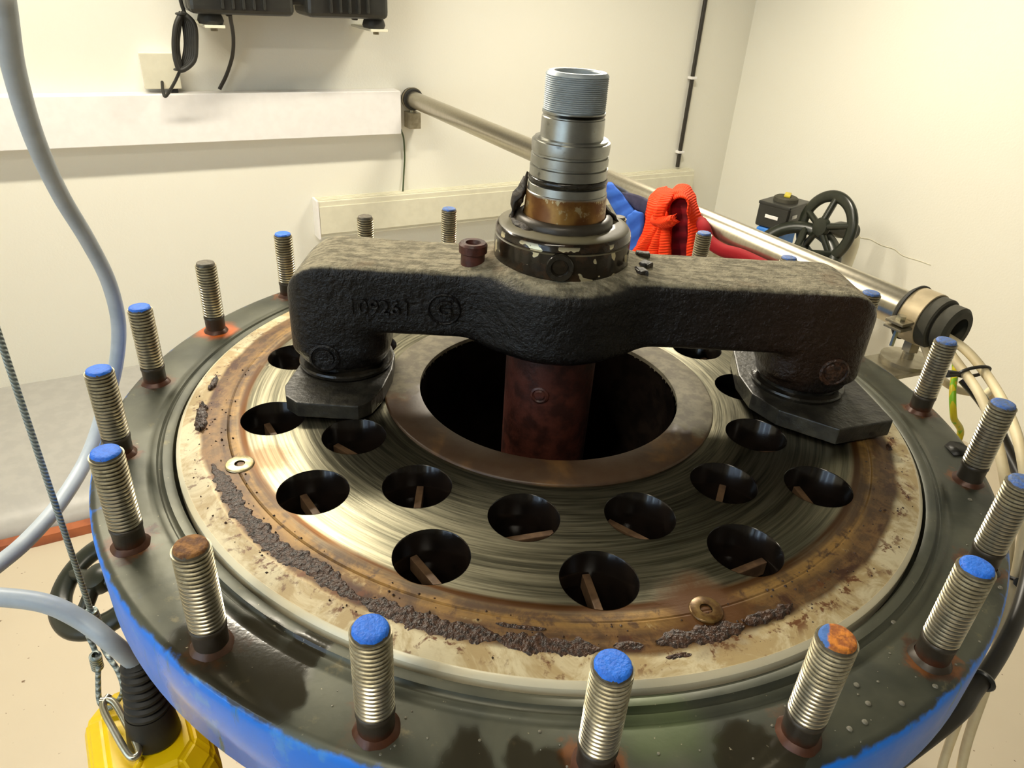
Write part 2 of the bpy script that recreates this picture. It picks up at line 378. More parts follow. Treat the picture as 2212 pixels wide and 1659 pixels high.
def align(o, axis):
    """turn the object's z axis along axis"""
    o.rotation_mode = 'QUATERNION'; o.rotation_quaternion = Vector([float(v) for v in axis]).to_track_quat('Z', 'Y'); return o
def box(name, size, mat, parent=None, loc=(0, 0, 0), bevel=.002, rz=0.0, seg=2):
    bm = bmesh.new(); bmesh.ops.create_cube(bm, size=1.0)
    for v in bm.verts: v.co = Vector((v.co.x * size[0], v.co.y * size[1], v.co.z * size[2]))
    if bevel: bmesh.ops.bevel(bm, geom=list(bm.edges), offset=bevel, segments=seg, profile=.6, affect='EDGES')
    me = D.meshes.new(name); bm.to_mesh(me); bm.free(); me.materials.append(MAT[mat])
    o = D.objects.new(name, me); COL.objects.link(o); o.parent = parent; o.location = Vector([float(v) for v in loc]); o.rotation_euler = (0, 0, rz); return o
def spline(pts, n=10):
    P = [np.asarray(p, float) for p in pts]; P = [2 * P[0] - P[1]] + P + [2 * P[-1] - P[-2]]; out = []
    for i in range(1, len(P) - 2):
        for k in range(n):
            t = k / n; a, b, c, d = P[i - 1:i + 3]
            out.append(.5 * ((2 * b) + (c - a) * t + (2 * a - 5 * b + 4 * c - d) * t * t + (3 * b - a - 3 * c + d) * t ** 3))
    out.append(P[-2]); return out
def tube(name, pts, r, mat, parent=None, seg=12, n=10, smooth_path=True, cap=True, radf=None):
    P = spline(pts, n) if smooth_path and len(pts) > 2 else [np.asarray(p, float) for p in pts]
    V, F = [], []; up = None
    for i, p in enumerate(P):
        d = P[min(i + 1, len(P) - 1)] - P[max(i - 1, 0)]; d = d / (np.linalg.norm(d) + 1e-12)
        if up is None:
            up = np.array([0, 0, 1.0]) if abs(d[2]) < .9 else np.array([1.0, 0, 0])
        up = up - d * np.dot(up, d); up /= np.linalg.norm(up) + 1e-12; sd = np.cross(d, up)
        rr = r * (radf(i / (len(P) - 1)) if radf else 1.0)
        V += [p + rr * (math.cos(2 * PI * k / seg) * up + math.sin(2 * PI * k / seg) * sd) for k in range(seg)]
    for i in range(len(P) - 1):
        for k in range(seg):
            k2 = (k + 1) % seg; F.append((i * seg + k, i * seg + k2, (i + 1) * seg + k2, (i + 1) * seg + k))
    if cap: F.append(tuple(range(seg))[::-1]); F.append(tuple(range((len(P) - 1) * seg, len(P) * seg)))
    o = mesh_obj(name, V, F, mat, parent); bm = bmesh.new(); bm.from_mesh(o.data); bmesh.ops.recalc_face_normals(bm, faces=bm.faces); bm.to_mesh(o.data); bm.free()
    return sharp(o, 50)
def prism(name, outline, z0, z1, mat, parent=None, bevel=.0015, axis='z'):
    """extrude a closed 2-D outline; axis z: (x,y) outline, axis y: (x,z) outline"""
    bm = bmesh.new()
    lo = [bm.verts.new((p[0], p[1], z0) if axis == 'z' else (p[0], z0, p[1])) for p in outline]
    hi = [bm.verts.new((p[0], p[1], z1) if axis == 'z' else (p[0], z1, p[1])) for p in outline]
    bm.faces.new(lo[::-1]); bm.faces.new(hi); n = len(lo)
    for i in range(n): bm.faces.new((lo[i], lo[(i + 1) % n], hi[(i + 1) % n], hi[i]))
    bmesh.ops.recalc_face_normals(bm, faces=bm.faces)
    if bevel: bmesh.ops.bevel(bm, geom=[e for e in bm.edges if e.calc_face_angle(0) > .6], offset=bevel, segments=2, profile=.6, affect='EDGES')
    me = D.meshes.new(name); bm.to_mesh(me); bm.free(); me.materials.append(MAT[mat])
    o = D.objects.new(name, me); COL.objects.link(o); o.parent = parent; return o
def copy_to(o, parent=None):
    c = o.copy(); COL.objects.link(c); c.parent = parent; return c
def circle(cx, cy, r, n): return [(cx + r * math.cos(2 * PI * k / n), cy + r * math.sin(2 * PI * k / n)) for k in range(n)]
def nz(x, y=0.0, z=0.0): return mnoise.noise(Vector((x, y, z)))
def surface_net(f, lo, hi, h):
    """mesh of f = 0 on a regular grid"""
    lo = np.array(lo); n = np.ceil((np.array(hi) - lo) / h).astype(int) + 1
    ax = [lo[i] + h * np.arange(n[i]) for i in range(3)]
    X, Y, Z = np.meshgrid(*ax, indexing='ij'); v = f(X, Y, Z); s = v < 0
    acc = np.zeros((*(n - 1), 3)); cnt = np.zeros(tuple(n - 1))
    G = np.stack([X, Y, Z], -1)
    sl = lambda d, o: tuple(slice(o[i], n[i] - 1 + o[i]) for i in range(3))
    corners = [(i, j, k) for i in (0, 1) for j in (0, 1) for k in (0, 1)]
    for a in corners:
        for d in range(3):
            if a[d]: continue
            b = list(a); b[d] = 1; b = tuple(b)
            va, vb = v[sl(0, a)], v[sl(0, b)]; m = (va < 0) != (vb < 0)
            t = np.where(m, va / np.where(va == vb, 1, va - vb), 0)[..., None]
            acc += np.where(m[..., None], G[sl(0, a)] * (1 - t) + G[sl(0, b)] * t, 0); cnt += m
    act = cnt > 0; idx = -np.ones(tuple(n - 1), int); idx[act] = np.arange(act.sum())
    V = acc[act] / cnt[act][:, None]; F = []
    for d in range(3):
        e, g = [(1, 2), (2, 0), (0, 1)][d]
        A = [slice(None)] * 3; B = [slice(None)] * 3; A[d] = slice(0, -1); B[d] = slice(1, None)
        cr = s[tuple(A)] != s[tuple(B)]; I = np.argwhere(cr)
        for q in I:
            if q[e] == 0 or q[g] == 0 or q[e] >= n[e] - 1 or q[g] >= n[g] - 1: continue
            p = []
            for (oe, og) in ((0, 0), (1, 0), (1, 1), (0, 1)):
                w = q.copy(); w[e] -= oe; w[g] -= og; p.append(int(idx[tuple(w)]))
            F.append(tuple(p) if s[tuple(q)] else tuple(p[::-1]))
    return V, F

# ------------------------------------------------------------------ room shell
def quad_slab(name, pts, thick, mat):
    """rectangle (4 points) given a thickness away from its front normal"""
    P = [np.asarray(p, float) for p in pts]; nrm = np.cross(P[1] - P[0], P[3] - P[0]); nrm /= np.linalg.norm(nrm)
    V = P + [p - nrm * thick for p in P]
    F = [(0, 1, 2, 3), (7, 6, 5, 4), (0, 4, 5, 1), (1, 5, 6, 2), (2, 6, 7, 3), (3, 7, 4, 0)]
    return mesh_obj(name, V, F, mat, smooth=False)
L, Rr, ZF, ZC, OF = S_LEFT, S_RIGHT, Z_FLOOR, Z_CEIL, OFF_FRONT
struct(quad_slab('wall_back', [W(L, 0, ZF), W(Rr, 0, ZF), W(Rr, 0, ZC), W(L, 0, ZC)], .1, 'wall'))
struct(quad_slab('wall_right', [W(Rr, 0, ZF), W(Rr, OF, ZF), W(Rr, OF, ZC), W(Rr, 0, ZC)], .1, 'wall'))
struct(quad_slab('wall_front', [W(Rr, OF, ZF), W(L, OF, ZF), W(L, OF, ZC), W(Rr, OF, ZC)], .1, 'concrete'))
struct(quad_slab('floor', [W(L, OF, ZF), W(Rr, OF, ZF), W(Rr, 0, ZF), W(L, 0, ZF)], .1, 'floor'))
struct(quad_slab('ceiling', [W(L, 0, ZC), W(Rr, 0, ZC), W(Rr, OF, ZC), W(L, OF, ZC)], .1, 'ceiling'))
wl = empty('wall_left', W(L, 0, ZF)); struct(wl)
o0, o1, z0, z1 = WIN_OFF - WIN_W / 2, WIN_OFF + WIN_W / 2, WIN_Z - WIN_H / 2, WIN_Z + WIN_H / 2
for (a, b, c, d) in ((0, o0, ZF, ZC), (o1, OF, ZF, ZC), (o0, o1, ZF, z0), (o0, o1, z1, ZC)):
    q = quad_slab('wall_panel', [W(L, b, c), W(L, a, c), W(L, a, d), W(L, b, d)], .1, 'wall'); q.parent = wl; q.matrix_parent_inverse = Matrix.Translation(-wl.location)
wn = empty('window_1', W(L - .05, WIN_OFF, z0)); struct(wn)
def onwall(o, s, off, z): o.location = Vector(W(s, off, z)) - wn.location; o.rotation_euler = (0, 0, _wa); o.parent = wn
for (oo, zz, w, h) in ((o0 + .03, WIN_Z, .06, WIN_H), (o1 - .03, WIN_Z, .06, WIN_H), (WIN_OFF, WIN_Z, .05, WIN_H), (WIN_OFF, z0 + .03, WIN_W, .06), (WIN_OFF, z1 - .03, WIN_W, .06)):
    onwall(box('window_frame', (.05, w, h), 'white_plastic', bevel=.003), L - .05, oo, zz)
for oo in (WIN_OFF - WIN_W / 4, WIN_OFF + WIN_W / 4): onwall(box('pane', (.006, WIN_W / 2 - .06, WIN_H - .1), 'glass', bevel=0), L - .05, oo, WIN_Z)

# grey plinth at the far wall, curve added to grade its shade, and the rust-brown strip along it
e0 = hz(0, 1198, ZF); plo = float(np.dot(e0 - WO, WN)) - .03
prof = []
for k in range(21):
    t = k / 20; ang = t * PI / 2
    prof.append((plo * math.sin(ang) ** .9 if k else 0.0, ZF + (-.776 - ZF) * math.cos(ang) ** .8))
V, F = [], []
for s_ in (L + .001, Rr - .001):
    for (of, z) in prof: V.append(W(s_, of + .0005, z + .0005))
    V.append(W(s_, .0005, ZF + .0005))
n = len(prof) + 1
for i in range(n): F.append((i, (i + 1) % n, n + (i + 1) % n, n + i))
F += [tuple(range(n))[::-1], tuple(range(n, 2 * n))]
pn = sharp(mesh_obj('trim_1', V, F, 'plinth'), 40); struct(pn)
st = mesh_obj('trim_2', [W(s_, plo + .002 + of, ZF + .0005 + z) for s_ in (L + .002, .2) for (of, z) in ((0, 0), (0, .022), (.028, .022), (.034, 0))],
              [(0, 1, 5, 4), (1, 2, 6, 5), (2, 3, 7, 6), (3, 0, 4, 7), (3, 2, 1, 0), (4, 5, 6, 7)], 'rust_strip', smooth=False); struct(st)

def strip_lamp(s, off, z, ln, power, label, tilt=0.0):
    t = tag(empty('strip_lamp', W(s, off, z), _wa), label, 'lamp'); t.rotation_euler = (-tilt, 0, _wa)
    box('lamp_housing', (ln, .12, .05), 'white_plastic', t, (0, 0, .045), .004)
    box('lamp_diffuser', (ln - .04, .09, .03), 'lamp', t, (0, 0, .008), .006)
    for sx in (-1, 1):
        w_ = tube('hanging_wire', [(0, 0, 0), (0, 0, ZC - z - .075)], .002, 'hook', t, 6, smooth_path=False); w_.location = (sx * ln * .35, 0, .068); w_.rotation_euler = (tilt, 0, 0)
    a = area('lamp_light', (0, 0, 0), (0, 0, -1), ln - .05, .09, power, (1.0, .91, .74)); a.parent = t; a.location = (0, 0, -.012); a.rotation_euler = (0, 0, 0)
strip_lamp(*LAMPS[0], 'short white lamp hanging above the steel conduit', math.radians(30))
strip_lamp(*LAMPS[1], 'long white strip lamp added unseen to brighten the left of the far wall', math.radians(20))
strip_lamp(*LAMPS[2], 'white strip lamp added unseen to brighten the yellow pendant')

# ------------------------------------------------------------------ vessel with flange and studs
vessel = tag(empty('pressure_vessel', (0, 0, ZF)), 'open blue-rimmed vessel with a dark oily flange and a circle of upright studs', 'vessel')
VZ = -ZF
def vpart(o): o.parent = vessel; o.location.z += VZ; return o
# z in the profiles is measured from the flange face
vpart(lathe('flange_ring', [(.376, -.012), (.376, .001), (.379, .0022), (.384, .0022), (.3855, -.0008), (.388, -.0012), (.3895, .0012), (.394, .0008), (.3955, -.0006), (.399, 0),
                            (.436, 0), (.440, -.0012), (.4425, -.005), (.4432, -.010), (.4432, -.064), (.439, -.070), (.362, -.072), (.362, -.03), (.376, -.012)], 'flange', None, 180, 60))
vpart(lathe('shell', [(.362, -.071), (.366, -.08), (.366, -.62), (.30, -.70), (.0, -.74), (0, -.735), (.298, -.692), (.358, -.61), (.358, -.071)], 'maroon', None, 96, 50))
for k in range(3):
    a = math.radians(80 + 120 * k)
    vpart(box('leg', (.06, .06, .262), 'maroon', None, (.25 * math.cos(a), .25 * math.sin(a), ZF + .1325), .004))
vpart(lathe('inner_partition', [(.1365, .010), (.1365, -.40), (0, -.40), (0, -.402), (.1385, -.402), (.1385, .010)], 'tube', None, 96, 50))

def stud_profile(r=.0118, h=.0875, pitch=.0034):
    p = [(r * .93, .020)]
    z = .0210
    while z < h - .005:
        p += [(r * .865, z), (r * .865, z + pitch * .08), (r, z + pitch * .40), (r, z + pitch * .72)]; z += pitch
    return p + [(r * .9, h - .003), (r * .82, h)]
stud_me = lathe('stud', stud_profile() + [(0, .0875)], 'thread', None, 32, 24)
shank_me = lathe('shank', [(0, -.02), (.0112, -.02), (.0112, .0), (.0114, .0165), (.0119, .0175), (.0119, .0200), (.0109, .0210), (0, .0210)], 'shank', None, 28, 50)
washer_me = lathe('rust_bead', [(.0111, .0040), (.0124, .0026), (.0136, .0010), (.0142, .0001), (.0112, .0001), (.0111, .0040)], 'shank', None, 28, 60)
for v in washer_me.data.vertices:
    q = 1 + .10 * nz(v.co.x * 120, v.co.y * 120, 3.0); v.co.x *= max(q, .98); v.co.y *= max(q, .98)
def tip_mesh(name, mat):
    V, F = [(0, 0, .0884)], []; seg = 28
    for j, (r, z) in enumerate(((.0055, .0883), (.0085, .0882), (.0097, .0877), (.0103, .0862))):
        for k in range(seg):
            a = 2 * PI * k / seg; q = 1 + .03 * nz(math.cos(a) * 3, math.sin(a) * 3, j)
            zz = z - (.0015 * max(0, nz(math.cos(a) * 2.5, math.sin(a) * 2.5, 5)) if j == 3 else 0)
            V.append((r * q * math.cos(a), r * q * math.sin(a), zz))
    for k in range(seg): F.append((0, 1 + k, 1 + (k + 1) % seg))
    for j in range(3):
        for k in range(seg): F.append((1 + j * seg + k, 1 + (j + 1) * seg + k, 1 + (j + 1) * seg + (k + 1) % seg, 1 + j * seg + (k + 1) % seg))
    return mesh_obj(name, V, F, mat)
tips = {k: tip_mesh('stud_tip', k) for k in ('blue', 'blue_dull', 'rusty_tip', 'orange_tip', 'grey_tip')}
TIPS = {0: 'blue', 1: 'blue', 2: 'orange_tip', 3: 'blue', 4: 'blue_dull', 5: 'blue_dull', 6: 'blue_dull', 7: 'blue_dull', 8: 'blue_dull', 9: 'blue_dull', 10: 'grey_tip', 11: 'grey_tip',
        12: 'blue_dull', 13: 'grey_tip', 14: 'blue', 15: 'grey_tip', 16: 'blue', 17: 'blue', 18: 'blue', 19: 'rusty_tip'}
TLAB = {'blue': 'bright blue painted tip', 'blue_dull': 'worn blue painted tip', 'orange_tip': 'orange rusted tip', 'rusty_tip': 'brown rusted tip', 'grey_tip': 'bare grey steel tip'}
for i in range(20):
    a = STUD_PH + i * PI / 10
    s_ = copy_to(stud_me, vessel); s_.name = 'stud'; s_.location = (.42 * math.cos(a), .42 * math.sin(a), VZ); s_.rotation_euler = (0, 0, rnd.uniform(0, 6) if i != 2 else -.3)
    k_ = copy_to(shank_me, s_); k_.name = 'shank'; b_ = copy_to(washer_me, s_); b_.name = 'rust_bead'
    t_ = copy_to(tips[TIPS[i]], s_); t_.name = 'stud_tip'; t_['label'] = TLAB[TIPS[i]]
D.objects.remove(stud_me); D.objects.remove(shank_me); D.objects.remove(washer_me)
for o in tips.values(): D.objects.remove(o)
# water drops on the flange
V, F = [], []
def drop(P, r, h):
    b = len(V); seg = 10
    V.append((P[0], P[1], h))
    for (q, z) in ((.6, h * .8), (.92, h * .4), (1.0, 0.0)):
        for k in range(seg): V.append((P[0] + r * q * math.cos(2 * PI * k / seg), P[1] + r * q * math.sin(2 * PI * k / seg), z + .0002))
    for k in range(seg): F.append((b, b + 1 + k, b + 1 + (k + 1) % seg))
    for j in range(2):
        for k in range(seg): F.append((b + 1 + j * seg + k, b + 1 + (j + 1) * seg + k, b + 1 + (j + 1) * seg + (k + 1) % seg, b + 1 + j * seg + (k + 1) % seg))
for (x, y) in ((2020, 1483), (1850, 1480), (1868, 1560), (1875, 1520), (1930, 1345), (1905, 1340), (2095, 1080), (2075, 960), (1835, 1575), (1948, 1520), (2160, 1270)): drop(hz(x, y, 0), .0020, .0013)
for k in range(45):
    a = rnd.uniform(-1.9, .1); r = rnd.uniform(.40, .438); q = rnd.uniform(.0004, .0011); drop((r * math.cos(a), r * math.sin(a)), q, q * .6)
w = mesh_obj('water_drops', V, F, 'drop', vessel); w.location.z = VZ; w['kind'] = 'stuff'
lf = mesh_obj('fallen_flake', [hz(x, y, z) for x, y, z in ((2040, 963, .0005), (2052, 954, .003), (2075, 957, .004), (2092, 968, .003), (2082, 985, .0005), (2060, 985, .0005))], [(0, 1, 2, 3, 4, 5)], 'pad', vessel)
lf.location.z = VZ; sm = lf.modifiers.new('thick', 'SOLIDIFY'); sm.thickness = .001

# ------------------------------------------------------------------ tube plate
ZP = .013
plate = tag(empty('tube_plate', (0, 0, ZP)), 'round brushed steel plate with two rings of holes and a rust-stained rim', 'plate')
def ppart(o): o.parent = plate; o.location.z -= ZP; return o
HR, HO, HI = .0298, .2855, .2195
H_PH = math.radians(-159.3)
holes = [(HO * math.cos(H_PH + 2 * PI * k / 14), HO * math.sin(H_PH + 2 * PI * k / 14)) for k in range(14)] + \
        [(HI * math.cos(H_PH + 2 * PI * (k + .5) / 14), HI * math.sin(H_PH + 2 * PI * (k + .5) / 14)) for k in range(14)]
pts, edg = [], []
def loop(c):
    b = len(pts); pts.extend(Vector(p) for p in c); edg.extend((b + i, b + (i + 1) % len(c)) for i in range(len(c)))
loop(circle(0, 0, .3250, 240)); loop(circle(0, 0, .1500, 160))
for h in holes: loop(circle(h[0], h[1], HR, 44))
vo, eo, fo, *_ = geometry.delaunay_2d_cdt(pts, edg, [], 0, 1e-6)
keep = []
for f in fo:
    cx = sum(vo[i].x for i in f) / 3; cy = sum(vo[i].y for i in f) / 3; rr = math.hypot(cx, cy)
    if rr > .3249 or rr < .1499: continue
    if any((cx - h[0]) ** 2 + (cy - h[1]) ** 2 < (HR * .995) ** 2 for h in holes): continue
    keep.append(tuple(f))
V = [(v.x, v.y, ZP) for v in vo]; F = keep
rows = []
for (r, z) in ((.3250, ZP), (.3262, ZP - .0006), (.3275, ZP), (.3520, ZP - .0030), (.3688, ZP - .0058), (.3716, ZP - .0078), (.3726, ZP - .0095), (.3727, -.010)):
    rows.append(list(range(len(V), len(V) + 240))); V += [(r * math.cos(2 * PI * k / 240), r * math.sin(2 * PI * k / 240), z) for k in range(240)]
for a, b in zip(rows, rows[1:]):
    for k in range(240): F.append((a[k], b[k], b[(k + 1) % 240], a[(k + 1) % 240]))
dsc = mesh_obj('plate_disc', V, F, 'plate')
bm = bmesh.new(); bm.from_mesh(dsc.data); bmesh.ops.remove_doubles(bm, verts=bm.verts, dist=1e-5)
for f in bm.faces:
    if f.normal.z < -.01: f.normal_flip()
bm.to_mesh(dsc.data); bm.free(); ppart(sharp(dsc, 25))
tube_me = None; strip_me = None
bars = {0: ((580, 885), (610, 930)), 1: ((660, 1045), (700, 1100)), 2: ((890, 1165), (965, 1250)), 3: ((1280, 1235), (1305, 1300)), 4: ((1570, 1215), (1660, 1180)), 5: ((1735, 1030), (1785, 1090)),
        14: ((725, 925), (800, 965)), 15: ((905, 1020), (895, 1085)), 16: ((1070, 1135), (1200, 1115)), 17: ((1320, 1085), (1370, 1110)), 18: ((1567, 1020), (1553, 1078)), 19: ((1575, 945), (1690, 945)), 13: ((600, 783), (645, 777))}
for i, h in enumerate(holes):
    if tube_me is None:
        tb = lathe('tube', [(HR + .0002, ZP + .0002), (HR - .0006, ZP - .0006), (HR - .0008, -.26), (HR + .0012, -.26), (HR + .0012, ZP - .003)], 'tube', None, 44, 50)
        sb = box('strip', (.056, .0064, .014), 'strip', None, (0, 0, 0), .0008); tube_me, strip_me = tb, sb
    else: tb = copy_to(tube_me); sb = copy_to(strip_me)
    tb.name = 'tube'; sb.name = 'turbulator_strip'
    tb.parent = plate; tb.location = (h[0], h[1], -ZP)
    if i in bars:
        A, B = (hz(*q, -.02) for q in bars[i]); ang = math.atan2(B[1] - A[1], B[0] - A[0])
    else: ang = rnd.uniform(0, PI)
    sb.parent = tb; sb.location = (0, 0, -.016); sb.rotation_euler = (0, 0, ang)
# worn ring around the opening
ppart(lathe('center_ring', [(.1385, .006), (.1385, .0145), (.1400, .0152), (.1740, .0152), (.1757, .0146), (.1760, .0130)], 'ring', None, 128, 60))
# countersunk screws
for k, (px, m) in enumerate((((518, 1002), 'screw'), ((1525, 1316), 'stained_screw'))):
    P = hz(*px, .0135)
    sc = ppart(lathe('countersunk_screw', [(.0044, .0128), (.0046, .0142), (.0112, .0144), (.0121, .0139), (.0124, .0130)], m, None, 40, 50)); sc.location.x = P[0]; sc.location.y = P[1]
    so = lathe('hex_socket', [(.0046, .0139), (.0043, .0115), (0, .0113)], 'socket', sc, 6, 20); sc['label'] = ('bright steel countersunk screw', 'oil-stained countersunk screw')[k]
# rotted gasket: crust that still sticks to the rim
def crust(name, a0, a1, r0, r1, hgt, seed, mat='crust', rag=.35, n=None):
    n = n or max(10, int(abs(a1 - a0) * 240)); rowsn = 9; V, F = [], []
    for i in range(n + 1):
        t = i / n; a = math.radians(1) * 0 + a0 + (a1 - a0) * t; w = r1 - r0
        e = min(1.0, 6 * min(t, 1 - t) + .15)
        m = (r0 + r1) / 2 + w * .25 * nz(t * n * .03, seed, 2); hw = w / 2 * e
        ri = m - hw * (1 + rag * nz(t * n * .22, seed, 0) * 1.5); ro = m + hw * (1 + rag * nz(t * n * .22, seed, 9) * 1.5)
        for j in range(rowsn):
            q = j / (rowsn - 1); r = ri + (ro - ri) * q
            z = ZP - .0004 - max(0, r - .3275) * .145 + (0 if j in (0, rowsn - 1) else hgt * (.55 + 1.0 * abs(nz(r * 700, a * 260, seed))) * (1 if 1 < j < rowsn - 2 else .75))
            V.append((r * math.cos(a), r * math.sin(a), z))
    for i in range(n):
        for j in range(rowsn - 1): F.append((i * rowsn + j, (i + 1) * rowsn + j, (i + 1) * rowsn + j + 1, i * rowsn + j + 1)[::-1])
    o = ppart(mesh_obj(name, V, F, mat)); return o
rad = math.radians
for (a0, a1, r0, r1, h, sd) in ((-149, -112, .3335, .3515, .0016, 1.3), (-112.5, -95, .3350, .3530, .0017, 4.1), (-95.5, -84, .3360, .3525, .0018, 7.7), (-82.5, -79, .341, .349, .0014, 2.2), (-77.5, -66, .336, .3515, .0020, 9.4), (-66, -58.5, .338, .348, .0030, 5.8),
                                (-166.5, -158.5, .347, .358, .0060, 3.6), (-175.5, -171, .350, .357, .0050, 8.2), (-77, -74, .353, .358, .0015, 6.1), (-12.2, -10.6, .346, .351, .003, 2.9), (-96, -90, .331, .335, .0014, 11.0)):
    crust('gasket_remnant', rad(a0), rad(a1), r0, r1, h, sd)
V, F = [], []
for k in range(260):       # crumbs scattered over the stained rim
    a = rad(rnd.uniform(-178, 12)); r = rnd.uniform(.322, .364); q = rnd.uniform(.0004, .0013); b = len(V); c = (r * math.cos(a), r * math.sin(a), ZP - max(0, r - .3275) * .145 + q * .3)
    for d in ((1, 0, 0), (-1, 0, 0), (0, 1, 0), (0, -1, 0), (0, 0, 1), (0, 0, -1)): V.append(tuple(c[i] + d[i] * q * rnd.uniform(.6, 1.5) for i in range(3)))
    for f in ((0, 2, 4), (2, 1, 4), (1, 3, 4), (3, 0, 4), (2, 0, 5), (1, 2, 5), (3, 1, 5), (0, 3, 5)): F.append(tuple(b + i for i in f))
cr = ppart(mesh_obj('rust_crumbs', V, F, 'crust', smooth=False)); cr['kind'] = 'stuff'

# ------------------------------------------------------------------ rotor: cross arm, shaft and wiper pads
AR = math.radians(2.6)
rotor = tag(empty('wiper_rotor', (0, 0, 0), AR), 'black cast two-armed rotor on an upright threaded shaft', 'rotor')
XL, XR, RL = -.217, .268, .049
def rcyl(X, Y, Z, cx, r, za, zb, e):
    d = np.sqrt((X - cx) ** 2 + Y ** 2) - (r - e); h = np.abs(Z - (za + zb) / 2) - ((zb - za) / 2 - e)
    return np.minimum(np.maximum(d, h), 0) + np.sqrt(np.maximum(d, 0) ** 2 + np.maximum(h, 0) ** 2) - e
def rbox(X, Y, Z, x0, x1, hy, za, zb, e):
    q = [np.abs(X - (x0 + x1) / 2) - ((x1 - x0) / 2 - e), np.abs(Y) - (hy - e), np.abs(Z - (za + zb) / 2) - ((zb - za) / 2 - e)]
    return np.sqrt(sum(np.maximum(v, 0) ** 2 for v in q)) + np.minimum(np.maximum(np.maximum(q[0], q[1]), q[2]), 0) - e
def smin(a, b, k):
    h = np.clip(.5 + .5 * (b - a) / k, 0, 1); return b * (1 - h) + a * h - k * h * (1 - h)
def arm_sdf(X, Y, Z):
    b = rbox(X, Y, Z, XL - .02, XR + .02, .0465, .0865, .1555, .008)
    def leg(cx, zb):
        # block with rounded corners in plan, then a short round foot
        qx, qy = np.abs(X - cx) - (RL - .030), np.abs(Y) - (.047 - .030)
        pl_ = np.sqrt(np.maximum(qx, 0) ** 2 + np.maximum(qy, 0) ** 2) + np.minimum(np.maximum(qx, qy), 0) - .030
        hh = np.abs(Z - .105) - .0500
        e = .006; body = np.minimum(np.maximum(pl_ + e, hh + e), 0) + np.sqrt(np.maximum(pl_ + e, 0) ** 2 + np.maximum(hh + e, 0) ** 2) - e
        low = rcyl(X, Y, Z, cx, .0470, zb, .100, .004)
        return smin(body, low, .004)
    d = smin(smin(b, leg(XL, .044), .006), leg(XR, .044), .006)
    d = smin(d, rcyl(X, Y, Z, 0, .083, .078, .1545, .012), .022)
    d = smin(d, rcyl(X, Y, Z, 0, .071, .12, .1600, .006), .010)
    # big rounded shoulders at both ends of the arm
    R = .046; qx = np.abs(X - (XL + XR) / 2) - ((XR - XL) / 2 + RL - R); qz = Z - (.1558 - R)
    sh = np.sqrt(np.maximum(qx, 0) ** 2 + np.maximum(qz, 0) ** 2) + np.minimum(np.maximum(qx, qz), 0) - R
    d = np.where(np.abs(X) > .1, np.maximum(d, sh), d)
    return d
V, F = surface_net(arm_sdf, (-.285, -.1, .035), (.335, .1, .175), .0036)
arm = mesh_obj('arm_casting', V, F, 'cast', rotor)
sm = arm.modifiers.new('smooth', 'SMOOTH'); sm.factor = .5; sm.iterations = 6
# cast number and foundry mark on the front face
def text_mesh(name, body, size, depth, mat, parent):
    cu = D.curves.new(name, 'FONT'); cu.body = body; cu.size = size; cu.extrude = depth; cu.bevel_depth = .0004; cu.align_x = 'CENTER'; cu.align_y = 'CENTER'; cu.resolution_u = 3
    tmp = D.objects.new('tmp', cu); COL.objects.link(tmp); bpy.context.view_layer.update()
    me = D.meshes.new_from_object(tmp.evaluated_get(bpy.context.evaluated_depsgraph_get())); D.objects.remove(tmp)
    me.materials.clear(); me.materials.append(MAT[mat]); o = D.objects.new(name, me); COL.objects.link(o); o.parent = parent; return o
tx = text_mesh('cast_number', '109261', .0205, .0026, 'cast', arm); tx.location = (-.172, -.0468, .1165); tx.rotation_euler = (PI / 2, 0, 0)
fm = lathe('foundry_mark', [(.0162, -.002), (.0162, .0012), (.0150, .0026), (.0138, .0012), (.0138, -.002)], 'cast', arm, 40, 40); fm.location = (-.110, -.0465, .1185); fm.rotation_euler = (PI / 2, 0, 0)
g_ = text_mesh('mark_letter', 'G', .022, .0026, 'cast', arm); g_.location = (-.110, -.0468, .1185); g_.rotation_euler = (PI / 2, 0, 0)
for (x, z, r, m) in ((-.2275, .060, .0150, 'cast'), (.279, .073, .0150, 'crust')):
    pg = lathe('plug', [(r, -.004), (r, .002), (r * .86, .003), (r * .80, .0015), (r * .66, .0012), (r * .6, .0032), (0, .0038)], m, arm, 28, 40); pg.location = (x, -.047, z); pg.rotation_euler = (PI / 2, 0, 0)
# stems, oily collars and pads
for cx in (XL, XR):
    c_ = lathe('stem', [(0, .046), (.041, .046), (.041, .040), (.0475, .039), (.0485, .037), (.0475, .0335), (.043, .0325), (0, .0325)], 'oilblack', rotor, 48, 40); c_.location.x = cx
ca, sa = math.cos(-AR), math.sin(-AR)
def toarm(p): return (p[0] * ca - p[1] * sa, p[0] * sa + p[1] * ca)
padL = [(-.263, -.03), (-.264, -.07), (-.257, -.088), (-.243, -.099), (-.184, -.098), (-.174, -.085), (-.168, -.06), (-.166, -.02), (-.170, .015), (-.182, .045), (-.205, .060), (-.25, .055), (-.262, .03)]
padR = [(.283, -.079), (.345, -.054), (.341, -.01), (.334, .05), (.318, .086), (.215, .083), (.207, .02), (.212, -.02), (.232, -.05)]
for ol, z1 in ((padL, .0315), (padR, .0335)):
    prism('wiper_pad', [toarm(p) for p in ol], ZP + .0025, z1, 'pad', rotor, .0014)
